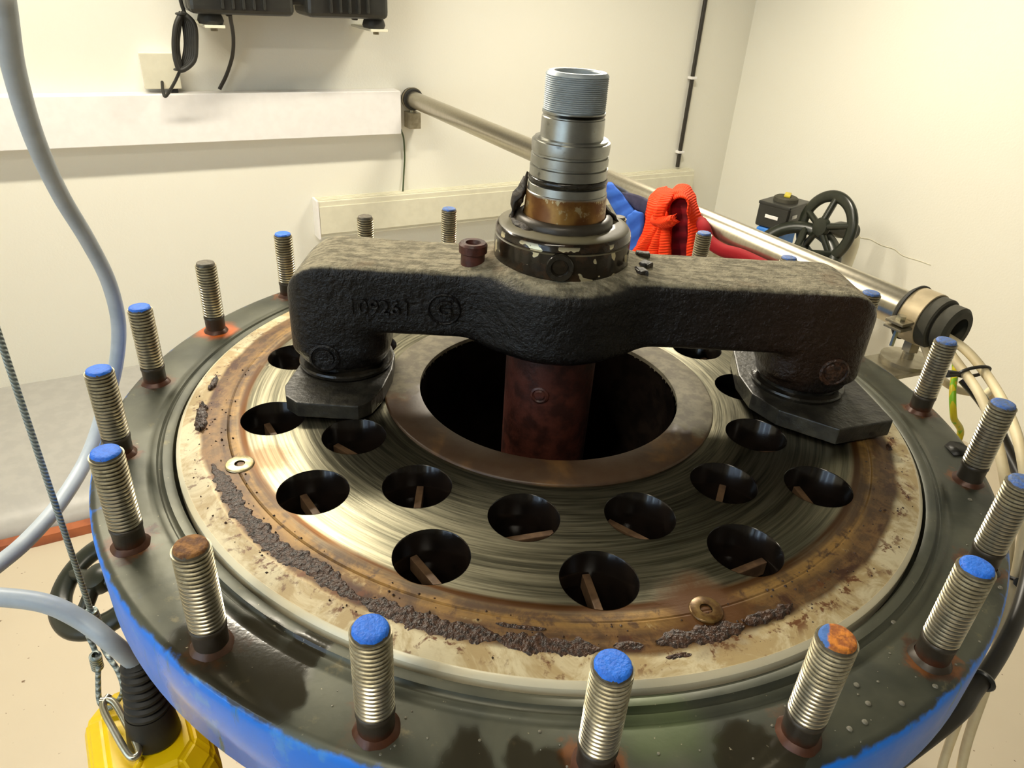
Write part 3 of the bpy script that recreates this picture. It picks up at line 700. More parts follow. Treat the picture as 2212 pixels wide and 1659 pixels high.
# shaft above the arm
pr = [(0, .158), (.0405, .158), (.0405, .200), (.0392, .2035), (.0378, .2262), (.0370, .2268), (.0366, .2335), (.0352, .2345), (.0352, .2400), (.0362, .2408), (.0362, .2490), (.0340, .2496), (.0340, .2512), (.0358, .2518), (.0358, .2590), (.0340, .2597), (.0340, .2612), (.0356, .2620),
      (.0360, .2690), (.0356, .2716), (.0335, .2722), (.0335, .2738), (.0288, .2744), (.0284, .2915), (.0276, .2922), (.0276, .2940), (.0284, .2948), (.0284, .2970)]
z = .2970
while z < .3255: pr += [(.0268, z + .0005), (.0279, z + .0012)]; z += .00165
pr += [(.0270, .3278), (.0255, .3292), (.0205, .3292), (.0195, .3280), (.0195, .3150), (0, .3150)]
lathe('shaft', pr, 'shaft', rotor, 72, 25)
lathe('o_ring', [(.0350, .2350), (.0362, .2346), (.0371, .2360), (.0374, .2375), (.0371, .2392), (.0362, .2402), (.0350, .2402)], 'oilblack', rotor, 64, 60)
lathe('gland_flange', [(.0400, .2045), (.0440, .2040), (.0462, .2020), (.0470, .1985), (.0470, .1950), (.0400, .1950)], 'shank', rotor, 64, 40)
col = lathe('shaft_collar', [(.040, .1968), (.0560, .1968), (.0585, .1960), (.0625, .1948), (.0648, .1915), (.0655, .1870), (.0640, .1862), (.0640, .1850), (.0655, .1840), (.0660, .1640), (.0650, .1590), (.0600, .1565), (.040, .1565)], 'collar', rotor, 96, 40)
ss = lathe('set_screw', [(.0128, -.004), (.0128, .0022), (.0118, .0034), (.0082, .0034), (.0074, .0022), (.0074, -.004)], 'oilblack', col, 32, 40)
aa = math.radians(-92.0) - AR; ss.location = (.0655 * math.cos(aa), .0655 * math.sin(aa), .1735); align(ss, (math.cos(aa), math.sin(aa), 0))
hs = lathe('hex_socket', [(.0076, .0), (.0062, -.003), (0, -.003)], 'socket', col, 6, 20); hs.location = ss.location; align(hs, (math.cos(aa), math.sin(aa), 0))
# shaft below the arm, down into the opening
lathe('lower_shaft', [(0, .082), (.048, .082), (.0475, .07), (.046, -.36), (0, -.36)], 'redshaft', rotor, 64, 40)
sb2 = lathe('set_screw', [(.0095, -.003), (.0095, .001), (.0075, .002), (.006, .0005), (.0045, .002), (0, .002)], 'redshaft', rotor, 28, 40); sb2.location = (-.012, -.0455, .028); align(sb2, (-.25, -.97, 0))
# bolt on the arm and torn seal scraps
P = hz(1022, 535, .172); p2 = toarm(P)
bt = lathe('rusty_bolt', [(.0115, .150), (.0115, .1665), (.0135, .168), (.0137, .1755), (.012, .1775), (.0075, .1772), (.006, .174), (0, .174)], 'redshaft', rotor, 20, 40); bt.location = (p2[0], p2[1], 0)
def scrap(name, cx, cy, z, w, h, seed, ang):
    V, F = [], []; nu, nv = 9, 6
    for i in range(nu):
        for j in range(nv):
            u, v = i / (nu - 1) - .5, j / (nv - 1)
            th = ang + u * w / .05; r = .052 + .006 * nz(u * 4, v * 3, seed) - .010 * v * v
            zz = z + v * h * (1 + .8 * nz(u * 5, 1.7, seed)) * (1 - 1.2 * u * u)
            V.append((r * math.cos(th) + .002 * nz(u * 9, v * 9, seed), r * math.sin(th), zz))
    for i in range(nu - 1):
        for j in range(nv - 1): F.append((i * nv + j, (i + 1) * nv + j, (i + 1) * nv + j + 1, i * nv + j + 1))
    o = mesh_obj(name, V, F, 'blackbit', rotor); m = o.modifiers.new('thick', 'SOLIDIFY'); m.thickness = .0022; return o
scrap('torn_seal', 0, 0, .1965, .036, .032, 1.1, math.radians(165)); scrap('torn_seal', 0, 0, .1965, .05, .004, 4.2, math.radians(200)); scrap('torn_seal', 0, 0, .1965, .030, .017, 2.7, math.radians(25))
for k, (px, py) in enumerate(((1388, 552), (1395, 575), (1383, 590))):
    P = toarm(hz(px, py, .158)); o = box('seal_crumb', (.014, .010, .008), 'blackbit', rotor, (P[0], P[1], .1585), .0025, k * .9)
    for v in o.data.vertices: v.co *= 1 + .35 * nz(v.co.x * 300, v.co.y * 300, k)

# ------------------------------------------------------------------ things on the far wall
def wall_frame(name, s, off, z): return empty(name, W(s, off, z), _wa)
# local frame on the far wall: x along the wall, -y into the room, z up
dz0, dz1, ddep = -.074, .060, .055
sR = wall_s(wallp(866, 240, ddep))
duct = tag(wall_frame('wall_duct', L + .005, 0, (dz0 + dz1) / 2), 'long white cable duct on the wall, ending at the steel conduit', 'duct')
dl = sR - L - .005
box('duct_body', (dl, ddep - .004, dz1 - dz0), 'white_plastic', duct, (dl / 2, -ddep / 2 + .0015, 0), .003)
box('duct_cover', (dl, .004, dz1 - dz0 - .004), 'white_plastic', duct, (dl / 2, -ddep + .001, 0), .0012)
# lower trunking / skirting heater
tl, tr = wall_s(wallp(690, 470, .05)), wall_s(wallp(1500, 380, .05)); tz1 = float(wallp(1000, 402, .0)[2]); tz0 = float(wallp(690, 515, .05)[2])
trk = tag(wall_frame('wall_trunking', tl, 0, (tz0 + tz1) / 2), 'cream cable trunking with ribbed top edge, low on the wall behind the vessel', 'trunking')
tw, th = tr - tl, tz1 - tz0
box('trunking_body', (tw, .046, th), 'cream_plastic', trk, (tw / 2, -.0235, 0), .003)
box('trunking_cover', (tw - .004, .005, th * .76), 'cream_plastic', trk, (tw / 2, -.0485, -th * .02), .0015)
for k in range(3): box('top_rib', (tw, .006, .004), 'cream_plastic', trk, (tw / 2, -.009 - .014 * k, th / 2 + .0018), .001)
box('end_cap', (.008, .052, th + .008), 'white_plastic', trk, (-.0035, -.0265, 0), .002)
# small grey-white junction box
jb0, jb1 = wallp(308, 118, .045), wallp(375, 188, .045); jbs = (wall_s(jb0) + wall_s(wallp(378, 150, .045))) / 2
jb = tag(wall_frame('junction_box', jbs, 0, (jb0[2] + jb1[2]) / 2), 'small white junction box on the wall above the duct', 'junction box')
box('box_body', (.092, .042, .088), 'white_plastic', jb, (0, -.0215, 0), .003); box('box_lid', (.094, .006, .090), 'cream_plastic', jb, (0, -.0455, 0), .002)
box('cable_gland', (.02, .02, .014), 'black_plastic', jb, (.028, -.025, -.0505), .002)
# black ribbed housing on rubber feet and brackets
bl, br, bz = wall_s(wallp(398, 10, .12)), wall_s(wallp(820, 10, .12)), float(wallp(600, 32, .12)[2])
hb = tag(wall_frame('ribbed_housing', (bl + br) / 2, 0, bz), 'black ribbed plastic housing on two wall brackets above the duct', 'housing')
bw = br - bl; BH = .34
for sgn, w_ in ((-1, bw * .50), (1, bw * .44)):
    cx = sgn * (bw / 2 - w_ / 2)
    box('housing_half', (w_, .15, BH), 'black_plastic', hb, (cx, -.125, BH / 2), .02, 0, 4)
    for k in range(5): box('rib', (.008, .012, BH - .02), 'black_plastic', hb, (cx + (k - 2) * .026 + sgn * .0, -.205, BH / 2 + .004), .003)
box('housing_neck', (bw * .2, .10, BH - .03), 'black_plastic', hb, (bw * .02, -.115, BH / 2 + .012), .008)
for sgn, fx in ((-1, -bw / 2 + .055), (1, bw / 2 - .03)):
    fo_ = lathe('rubber_foot', [(0, -.001), (.026, -.001), (.03, -.010), (.033, -.020), (.030, -.028), (0, -.028)], 'rubber', hb, 28, 40); fo_.location = (fx, -.150, .004)
    box('wall_bracket', (.05, .185, .007), 'cream_plastic', hb, (fx + .004, -.0945, -.0285), .001)
    nt = lathe('nut', [(0, -.008), (.009, -.008), (.009, 0), (0, 0)], 'bracket', hb, 6, 20); nt.location = (fx + .006, -.150, -.033)
    box('bracket_stop', (.014, .02, .014), 'black_plastic', hb, (fx - sgn * .05, -.13, .0), .003)
hkc = 'black_plastic'
# hank of black cable hanging beside the junction box
hk = tag(empty('cable_hank', wallp(388, 90, .13)), 'coiled hank of black cable tied beside the ribbed housing', 'cable')
hl = hk.location
def rel(P): return np.asarray(P) - np.array(hl)
for k in range(6):
    o_ = (k - 2.5) * .004; xr = 400 + 4.2 * k; xl = 383 - 3.5 * (k % 3); yb = 150 + 2 * (k % 2)
    loop_ = [(394, 26), (xr - 2, 52), (xr + 2, 95), (xr - 3, 132), (391, yb), (xl + 4, 132), (xl, 95), (xl + 4, 55), (392, 27)]
    tube('cable_turn', [rel(wallp(x, y, .13 + o_ * (1 if 0 < i < 8 else .3))) for i, (x, y) in enumerate(loop_)], .0066, 'rubber', hk, 8, 6)
tube('cable_tail', [rel(wallp(x, y, f)) for x, y, f in ((384, -40, .14), (390, 0, .135), (398, 26, .13))], .005, 'rubber', hk, 8)
tube('cable_end', [rel(wallp(x, y, f)) for x, y, f in ((390, 150, .13), (376, 180, .12), (358, 208, .10), (352, 196, .08), (350, 176, .045))], .0042, 'rubber', hk, 8)
for (x, y) in ((392, 30), (388, 150)):
    P = rel(wallp(x, y, .13)); tube('cable_tie', [P + np.array([.013 * math.cos(t), .013 * math.sin(t), 0]) for t in np.linspace(0, 2 * PI, 13)], .003, 'black_plastic', hk, 6, 1, False)
tag(tube('power_cable', [wallp(x, y, f) for x, y, f in ((496, 20, .12), (498, 40, .11), (504, 80, .07), (502, 120, .045), (490, 160, .03), (474, 193, .03))], .0052, 'cable_dark'), 'thin black cable dropping from the ribbed housing into the duct', 'cable')
# vertical dark conduit with white clips near the corner
cs = wall_s(wallp(1463, 362, .012)); ct = tz1 + .012
cdt = tag(empty('wall_conduit', W(cs, .012, ct)), 'thin black vertical conduit running up the wall near the room corner', 'conduit')
tube('conduit_tube', [(0, 0, 0), (0, 0, ZC - ct - .002)], .0085, 'cable_dark', cdt, 10)
for zz in (float(wallp(1493, 168, .012)[2]), float(wallp(1468, 328, .012)[2]), .75): box('clip', (.030, .024, .010), 'white_plastic', cdt, (0, 0, zz - ct), .002, _wa)
tag(tube('earth_lead', [wallp(x, y, f) for x, y, f in ((866, 280, .02), (872, 300, .012), (874, 340, .008), (872, 380, .008), (870, 420, .02))], .0028, 'cable_green'), 'thin dark green wire hanging from the duct end to the trunking', 'wire')

# ------------------------------------------------------------------ steel conduit from the wall to the vessel
PA = math.radians(-58.6); E1 = np.array([math.cos(PA), math.sin(PA), 0]); E2 = np.array([-E1[1], E1[0], 0]); PZ = .03; PO = hz(905, 220, PZ); PR = .0255
s0 = -float(np.dot(PO - WO, WN)) + .022; s1 = float(np.dot(hz(2018, 696, PZ) - PO, E1)); s2 = float(np.dot(hz(2070, 718, PZ) - PO, E1))
cond = empty('steel_conduit', PO + E1 * s1 - np.array([0, 0, .06])); tag(cond, 'shiny steel conduit tube spanning from the duct end to beside the vessel', 'conduit')
def cpt(s, u=0, z=0): return PO + E1 * s + E2 * u + np.array([0, 0, z]) - np.array(cond.location)
tube('conduit_tube', [cpt(s0), cpt(s1)], PR, 'pipe', cond, 40, smooth_path=False)
def ring_on_pipe(name, sa, sb_, ri, ro, mat, e=.002):
    o = lathe(name, [(ri, 0), (ro - e, 0), (ro, e), (ro, sb_ - sa - e), (ro - e, sb_ - sa), (ri, sb_ - sa)], mat, cond, 40, 40); o.location = Vector(cpt(sa)); align(o, E1); return o
ring_on_pipe('wall_grommet', s0 - .012, s0 + .02, PR, PR + .008, 'rubber'); ring_on_pipe('wall_clamp_band', s0 + .004, s0 + .010, PR + .008, PR + .0105, 'bracket', .0005)
o = box('wall_clamp_foot', (.05, .04, .05), 'bracket', cond, cpt(s0 + .004, 0, -.065), .002, PA)
tube('clamp_bolt', [cpt(s0 + .006, -.004, -.034), cpt(s0 + .006, -.004, -.072)], .006, 'hook', cond, 8)
ring_on_pipe('end_grommet', s1 - .040, s1 + .012, PR, PR + .0095, 'rubber_grey'); ring_on_pipe('end_bushing', s1 + .012, s2, PR - .007, PR + .006, 'rubber_grey', .004)
ring_on_pipe('clamp_band', s1 - .032, s1 - .004, PR + .0095, PR + .0115, 'beige_band', .0006); ring_on_pipe('band_edge', s1 - .034, s1 - .031, PR + .009, PR + .0135, 'rubber', .0005)
for sg in (-1,):
    o = box('clamp_ear', (.026, .026, .004), 'bracket', cond, cpt(s1 - .018, sg * (PR + .022), .002), .001, PA); box('clamp_ear', (.026, .026, .004), 'bracket', cond, cpt(s1 - .018, sg * (PR + .022), -.006), .001, PA)
    bt_ = lathe('clamp_bolt', [(0, -.034), (.0032, -.034), (.0032, .004), (.0065, .004), (.0065, .010), (0, .010)], 'hook', cond, 6, 30); bt_.location = Vector(cpt(s1 - .018, sg * (PR + .022), 0))
lathe('support_nut', [(0, -.050), (.0115, -.050), (.0115, -.036), (0, -.036)], 'bracket', cond, 6, 30).location = Vector(cpt(s1 - .018, 0, 0))
lathe('support_rod', [(0, -.062), (.0075, -.062), (.0075, -.03), (0, -.03)], 'bracket', cond, 16, 30).location = Vector(cpt(s1 - .018, 0, 0))
# bracket arm that holds the conduit on the vessel
Pb = PO + E1 * (s1 - .018); br_ = tag(empty('support_bracket', (Pb[0], Pb[1], -.013)), 'flat steel bracket under the conduit end, reaching out to the vessel', 'bracket')
dirv = np.array([-Pb[0], -Pb[1], 0]); lenb = np.linalg.norm(dirv) - .372; ab = math.atan2(dirv[1], dirv[0])
box('bracket_plate', (lenb + .05, .06, .006), 'bracket', br_, (math.cos(ab) * (lenb / 2 - .025), math.sin(ab) * (lenb / 2 - .025), -.028), .001, ab)
lathe('washer_plate', [(0, -.025), (.034, -.025), (.034, -.019), (.008, -.019), (.008, -.012), (0, -.012)], 'bracket', br_, 28, 30)

# ------------------------------------------------------------------ lifting slings hung over the conduit
def pipe_pt(x, y, off): return pplane(x, y, E2, PO + E2 * off)
def ribbon(name, left, right, mat, parent, thick=.003, nu=10, puff=.004, seed=0.0):
    """fabric between two edge polylines of (px, py, offset from the conduit axis)"""
    A = spline([pipe_pt(*p) for p in left], 6); B = spline([pipe_pt(*p) for p in right], 6)
    n = min(len(A), len(B)); V, F, UV = [], [], []; ln = 0
    for i in range(n):
        if i: ln += np.linalg.norm((A[i] + B[i] - A[i - 1] - B[i - 1]) / 2)
        for j in range(nu + 1):
            t = j / nu; p = A[i] * (1 - t) + B[i] * t
            p = p - E2 * (puff * math.sin(PI * t) + .5 * puff * nz(t * 5, i * .25, seed))
            V.append(p - np.array(parent.location)); UV.append((t, ln / .2))
    for i in range(n - 1):
        for j in range(nu): F.append((i * (nu + 1) + j, (i + 1) * (nu + 1) + j, (i + 1) * (nu + 1) + j + 1, i * (nu + 1) + j + 1))
    o = mesh_obj(name, V, F, mat, parent, uvs=UV); m = o.modifiers.new('thick', 'SOLIDIFY'); m.thickness = thick; m.offset = 0; return o
so_ = tag(empty('orange_sling', pipe_pt(1470, 440, 0)), 'bright orange lifting sling knotted over the steel conduit', 'sling')
ribbon('hanging_band', [(1440, 404, .03), (1415, 412, 0), (1400, 440, -.035), (1385, 500, -.045), (1362, 548, -.050), (1340, 620, -.05)],
       [(1470, 412, .03), (1452, 420, 0), (1446, 450, -.035), (1450, 500, -.05), (1450, 548, -.055), (1450, 620, -.055)], 'orange', so_, .004, 14, .010, 1.0)
ribbon('hanging_band', [(1442, 470, -.046), (1438, 500, -.05), (1432, 548, -.056), (1430, 620, -.056)], [(1462, 468, -.046), (1450, 500, -.05), (1450, 548, -.056), (1450, 620, -.056)], 'orange', so_, .005, 8, .012, 3.0)
ribbon('top_band', [(1452, 412, .005), (1466, 400, 0), (1488, 402, -.005), (1500, 424, -.012), (1508, 450, -.02), (1518, 500, -.028), (1524, 560, -.03)],
       [(1440, 455, -.045), (1452, 436, -.048), (1472, 426, -.05), (1488, 436, -.05), (1488, 470, -.05), (1486, 510, -.05), (1484, 570, -.05)], 'orange', so_, .004, 12, .008, 5.0)
ribbon('knot', [(1434, 424, -.045), (1424, 440, -.058), (1416, 462, -.064), (1416, 484, -.058)], [(1456, 420, -.045), (1446, 440, -.062), (1436, 462, -.068), (1440, 490, -.060)], 'orange', so_, .006, 8, .008, 9.0)
ribbon('knot', [(1412, 466, -.058), (1430, 470, -.070), (1448, 468, -.070), (1460, 462, -.058)], [(1416, 486, -.058), (1434, 490, -.070), (1454, 486, -.070), (1466, 480, -.058)], 'orange', so_, .006, 8, .008, 10.0)
for k, (xa, xb) in enumerate(((1366, 1398), (1400, 1424), (1426, 1450))):
    ribbon('pleat', [(1424 + 6 * k, 486, -.058), (1424 * .5 + xa * .5 + 3 * k, 515, -.060), (xa, 548, -.060), (xa - 6, 610, -.060)], [(1434 + 6 * k, 486, -.058), (1434 * .5 + xb * .5 + 3 * k, 515, -.062), (xb, 548, -.062), (xb, 610, -.062)], 'orange', so_, .005, 6, .009, 12.0 + k)
sr_ = tag(empty('red_sling', pipe_pt(1470, 500, 0)), 'dark red lifting sling hanging over the steel conduit beside the orange one', 'sling')
ribbon('hanging_band', [(1450, 424, -.03), (1450, 480, -.038), (1450, 550, -.04), (1450, 620, -.04)], [(1490, 424, -.03), (1490, 480, -.038), (1490, 550, -.04), (1490, 620, -.04)], 'darkred', sr_, .004, 8, .004, 2.0)
tube('sling_loop', [pipe_pt(x, y, f) - np.array(sr_.location) for x, y, f in ((1505, 470, .0), (1520, 490, -.034), (1532, 520, -.04), (1560, 540, -.04), (1600, 552, -.04), (1660, 580, -.04))], .011, 'red', sr_, 10, 8)
sb_ = tag(empty('blue_sling', pipe_pt(1345, 470, 0)), 'blue lifting sling hanging over the steel conduit behind the shaft', 'sling')
ribbon('hanging_band', [(1296, 392, .02), (1300, 400, -.034), (1322, 440, -.036), (1350, 490, -.038), (1356, 545, -.038), (1356, 600, -.038)], [(1312, 396, .02), (1326, 400, -.034), (1352, 430, -.036), (1374, 458, -.038), (1392, 468, -.038), (1400, 560, -.038)], 'bluesling', sb_, .007, 10, .006, 4.0)
ribbon('sewn_sleeve', [(1358, 474, -.045), (1352, 510, -.046), (1352, 552, -.046)], [(1374, 456, -.045), (1392, 468, -.046), (1384, 540, -.046)], 'bluesling', sb_, .008, 8, .006, 6.0)
sn_ = tag(empty('navy_sling', pipe_pt(1375, 440, 0)), 'navy webbing strap slung over the steel conduit next to the blue sling', 'sling')
ribbon('strap', [(1344, 416, -.028), (1366, 418, -.031), (1390, 426, -.032), (1408, 436, -.032)], [(1356, 436, -.03), (1374, 452, -.033), (1392, 462, -.034), (1400, 470, -.034)], 'navy', sn_, .004, 6, .003, 8.0)

# ------------------------------------------------------------------ valves against the right wall
def handwheel(parent, r, rim, spokes, mat, cup=.02):
    V, F = [], []; seg, ms = 56, 14
    for i in range(seg):
        a = 2 * PI * i / seg
        for j in range(ms):
            b = 2 * PI * j / ms; q = r + rim * 1.25 * math.cos(b); V.append((q * math.cos(a), q * math.sin(a), rim * .8 * math.sin(b)))
    for i in range(seg):
        for j in range(ms): F.append((i * ms + j, ((i + 1) % seg) * ms + j, ((i + 1) % seg) * ms + (j + 1) % ms, i * ms + (j + 1) % ms))
    o = mesh_obj('rim', V, F, mat, parent); parts = [o]
    parts.append(lathe('hub', [(0, cup - .006), (r * .31, cup - .006), (r * .33, cup), (r * .28, cup + .012), (r * .12, cup + .016), (0, cup + .016)], mat, parent, 20, 40))
    for k in range(spokes):
        a = 2 * PI * k / spokes + .35
        parts.append(tube('spoke', [(r * .15 * math.cos(a), r * .15 * math.sin(a), cup + .004), (r * .55 * math.cos(a), r * .55 * math.sin(a), cup * .6), (r * .97 * math.cos(a), r * .97 * math.sin(a), 0)], rim * .72, mat, parent, 8, 5))
    return parts
def valve(name, loc, axis, r, spokes, stem, label, body_mat='wheel'):
    t = tag(empty(name, loc), label, 'valve'); align(t, axis)
    handwheel(t, r, r * .150, spokes, 'wheel')
    lathe('stem', [(0, -stem), (.011, -stem), (.011, .02), (0, .02)], 'hook', t, 16, 30)
    lathe('bonnet', [(0, -stem - .10), (.028, -stem - .10), (.028, -stem - .03), (.020, -stem), (.018, -stem + .03), (0, -stem + .03)], body_mat, t, 24, 30)
    return t
cor = W(S_RIGHT, 0, 0)
def rwp(x, y, off): return pplane(x, y, WU, cor - WU * off)
AX1 = -WU * .93 + np.array([0, 0, .16]) - WN * .10; h1 = rwp(1784, 492, .30); valve('gate_valve', h1, AX1, .105, 5, .035, 'valve with an upright black spoked handwheel against the right wall')
AX2 = np.array([-.32, -.56, .77]); h2 = rwp(1716, 556, .40); valve('globe_valve', h2, AX2, .125, 5, .09, 'valve with a tilted black handwheel half hidden behind the conduit')
a0 = rwp(1690, 462, .28)
av = tag(empty('actuated_valve', a0, _wa + .25), 'blue valve topped by a black switch box with a yellow indicator', 'valve')
box('switch_box', (.155, .12, .085), 'black_plastic', av, (0, 0, .0), .010, 0, 3); box('box_lid', (.158, .123, .012), 'black_plastic', av, (0, 0, .042), .004)
lathe('indicator_base', [(0, .045), (.044, .045), (.042, .060), (.036, .064), (0, .064)], 'rubber_grey', av, 32, 30)
box('indicator', (.056, .022, .008), 'act_yellow', av, (.006, 0, .068), .003, .4)
box('white_label', (.034, .003, .013), 'white_plastic', av, (-.03, -.0605, .008), .001); box('white_label', (.003, .05, .012), 'white_plastic', av, (-.0785, .0, .0), .001)
box('blue_neck', (.12, .10, .07), 'act_blue', av, (-.02, 0, -.078), .012, 0, 3); lathe('blue_body', [(0, -.30), (.075, -.30), (.075, -.17), (.045, -.15), (.045, -.11), (0, -.11)], 'act_blue', av, 32, 30)
# manifold pipe that carries the three valves
zpipe = -.62
mp = tag(empty('manifold_pipe', W(S_RIGHT - .16, .2, ZF)), 'grey pipe with risers along the foot of the right wall', 'pipe')
def mrel(P): return np.asarray(P) - np.array(mp.location)
tube('pipe_run', [mrel(W(S_RIGHT - .16, .08, zpipe)), mrel(W(S_RIGHT - .16, .95, zpipe))], .045, 'bracket', mp, 24, smooth_path=False)
for off in (.3, .85): box('pipe_stand', (.05, .05, zpipe - ZF - .04), 'bracket', mp, mrel(W(S_RIGHT - .16, off, ZF + (zpipe - ZF - .04) / 2)), .003, _wa)
for c_, ax in ((h1, AX1), (h2, AX2), (a0 + np.array([0, 0, -.10]), np.array([0, 0, 1.0]))):
    ax = ax / np.linalg.norm(ax); b0 = c_ - ax * (.13 if c_ is h1 else .185); f0 = W(S_RIGHT - .16, float(np.dot(b0 - WO, WN)), zpipe + .04)
    tube('riser', [mrel(b0), mrel(b0 - ax * .02 - np.array([0, 0, .05])), mrel(f0 + np.array([0, 0, .08])), mrel(f0)], .022, 'cream_plastic', mp, 16)
# hairline crack in the right wall plaster
ck = [rwp(x, y, .0008) for x, y in ((1842, 506), (1862, 514), (1880, 517), (1905, 530), (1932, 538), (1950, 552), (1985, 563), (2010, 572))]
tag(tube('wall_crack', ck, .0016, 'cream_plastic', None, 5, 3, cap=True), 'thin pale filled crack running across the right wall', 'crack')

# ------------------------------------------------------------------ cables at the right of the vessel
end = PO + E1 * s2
tag(tube('cream_cable', [end - E1 * .05 + np.array([0, 0, -.01]), hz(2045, 728, .022), hz(2095, 765, .016), hz(2150, 838, .0), hz(2190, 920, -.012), hz(2212, 1010, -.03), hz(2218, 1100, -.06), hz(2205, 1200, -.10), hz(2185, 1290, -.14), hz(2160, 1380, -.19), hz(2130, 1480, -.27), hz(2090, 1600, -.40), hz(2060, 1720, -.55), hz(2060, 1720, -.55) + np.array([.03, -.03, -.30])], .0058, 'cable_cream', n=12), 'outer cream cable leaving the conduit and curving down around the flange', 'cable')
tag(tube('cream_cable', [end - E1 * .05 + np.array([0, 0, -.018]), hz(2040, 752, .012), hz(2080, 800, .004), hz(2120, 860, -.006), hz(2150, 940, -.03), hz(2172, 1040, -.06), hz(2180, 1140, -.10), hz(2172, 1240, -.14), hz(2150, 1330, -.20), hz(2110, 1430, -.28), hz(2075, 1540, -.38), hz(2040, 1640, -.47), hz(2015, 1740, -.56), hz(2015, 1740, -.56) + np.array([.03, -.03, -.30])], .0058, 'cable_cream', n=12), 'inner cream cable tied to the outer one beside the flange', 'cable')
tag(tube('cream_cable', [end - E1 * .04 + np.array([-.004, 0, -.024]), hz(2020, 800, -.02), hz(2040, 824, -.06), hz(2070, 842, -.07), hz(2100, 848, -.075), hz(2122, 856, -.09), hz(2135, 880, -.14), hz(2135, 880, -.14) + np.array([0, -.04, -.3]), hz(2135, 880, -.14) + np.array([0, -.06, -.73])], .0056, 'cable_cream', n=12), 'short cream cable looping behind the green and yellow earth wire', 'cable')
tag(tube('earth_wire', [end - E1 * .04 + np.array([.003, 0, -.016]), hz(2052, 756, .008), hz(2064, 790, -.006), hz(2058, 845, -.025), hz(2060, 900, -.055), hz(2068, 955, -.10), (.45, .035, -.16), (.40, .01, -.19), (.367, 0, -.20)], .0042, 'earth', n=10), 'green and yellow earth wire hanging beside the stud below the conduit', 'wire')
tag(tube('black_hose', [hz(2090, 800, .004) - np.array([0, 0, .012]), hz(2132, 880, -.03), hz(2170, 960, -.055), hz(2215, 1060, -.075), hz(2230, 1180, -.09), hz(2208, 1300, -.10), hz(2165, 1400, -.11), hz(2105, 1490, -.12), hz(2052, 1556, -.125), (.262, -.325, -.15), (.235, -.31, -.22), (.23, -.31, -.32)], .0074, 'cable_dark', n=12), 'thick black cable running round below the blue flange rim', 'cable')
def nearest(o, x, y):
    """centre line point of a tube nearest to a pixel, and its direction"""
    n = 12 if o.name.startswith(('cream', 'black')) else 10; vs = np.array([v.co for v in o.data.vertices]).reshape(-1, 12, 3).mean(1)
    q = (vs - CAM) @ RC; u = 1106 + F_PX * q[:, 0] / -q[:, 2]; v = 829.5 - F_PX * q[:, 1] / -q[:, 2]
    i = int(np.clip(np.argmin((u - x) ** 2 + (v - y) ** 2), 1, len(vs) - 2)); return vs[i], vs[i + 1] - vs[i - 1]
def tie(cables, x, y, r, side, label):
    N = [nearest(c, x, y) for c in cables]; P = sum(p for p, d in N) / len(N); d = N[0][1] / np.linalg.norm(N[0][1])
    w = N[0][0] - N[-1][0] if len(N) > 1 else np.array([d[1], -d[0], 0]); w = w - d * np.dot(w, d); hw = np.linalg.norm(w) / 2 if len(N) > 1 else 0; w = w / np.linalg.norm(w); k = np.cross(d, w)
    t = tag(empty('cable_tie', P), label, 'cable tie'); rr = r + .002
    tube('tie_band', [w * ((hw + rr) * math.cos(a)) + k * (rr * math.sin(a)) for a in np.linspace(0, 2 * PI, 21)], .0022, 'black_plastic', t, 6, 1, False)
    e = w * side; tube('tie_tail', [e * (hw + rr), e * (hw + rr + .006) + k * .002, e * (hw + rr + .016) + k * .004], .0042, 'black_plastic', t, 8, 3, radf=lambda q: .7 + .5 * q)
CC = [o for o in COL.objects if o.name.startswith('cream_cable')]; BH_ = D.objects['black_hose']
tie(CC[:2], 2100, 806, .0058, -1, 'black cable tie around two cream cables beside the conduit end'); tie([BH_], 2124, 1468, .0074, 1, 'black cable tie around the thick black cable below the blue rim'); tie(CC[:2], 2186, 1240, .0058, 1, 'black cable tie around two cream cables below the rim of the flange')

# ------------------------------------------------------------------ left: crane pendant, rope and cable
RX, RY = hz(203, 1340, -.2)[:2]
rope = tag(empty('wire_rope', (RX, RY, -.2)), 'thin steel wire rope hanging down to the yellow pendant', 'rope')
ro = np.array(rope.location)
tube('rope_strand', [(0, 0, .012), (0, 0, ZC + .2 - .002)], .0028, 'rope', rope, 8, smooth_path=False)
lathe('ferrule', [(.0028, .014), (.0062, .014), (.0068, .010), (.0068, -.012), (.005, -.024), (.0028, -.026)], 'rope', rope, 12, 40)
tl_ = [hz(x, y, z) - ro for x, y, z in ((208, 1370, -.208), (232, 1415, -.215), (255, 1450, -.225), (266, 1490, -.238), (250, 1520, -.25), (232, 1530, -.252), (215, 1515, -.248), (212, 1470, -.235), (212, 1430, -.222), (203, 1400, -.212), (190, 1372, -.2)) ]
tube('rope_loop', tl_, .0026, 'rope', rope, 8, 8)
f2 = lathe('ferrule', [(.003, .012), (.0058, .010), (.0058, -.012), (.003, -.014)], 'rope', rope, 12, 40); f2.location = Vector(hz(208, 1428, -.222) - ro); f2.rotation_euler = (.15, .2, 0)
hk0, hk1 = hz(226, 1508, -.236), hz(294, 1634, -.250)
hook = tag(empty('snap_hook', hk0), 'bright steel snap link joining the wire rope to the pendant', 'hook'); hd = hk1 - hk0; sd = np.cross(hd, [0, 0, 1.0]); sd /= np.linalg.norm(sd)
tube('link_body', [np.zeros(3) - sd * .004, hd * .12 + sd * .0045, hd * .5 + sd * .0055, hd * .92 + sd * .0045, hd * 1.0, hd * .92 - sd * .0045, hd * .5 - sd * .0055, hd * .12 - sd * .0045, np.zeros(3) + sd * .004], .0034, 'hook', hook, 10, 8)
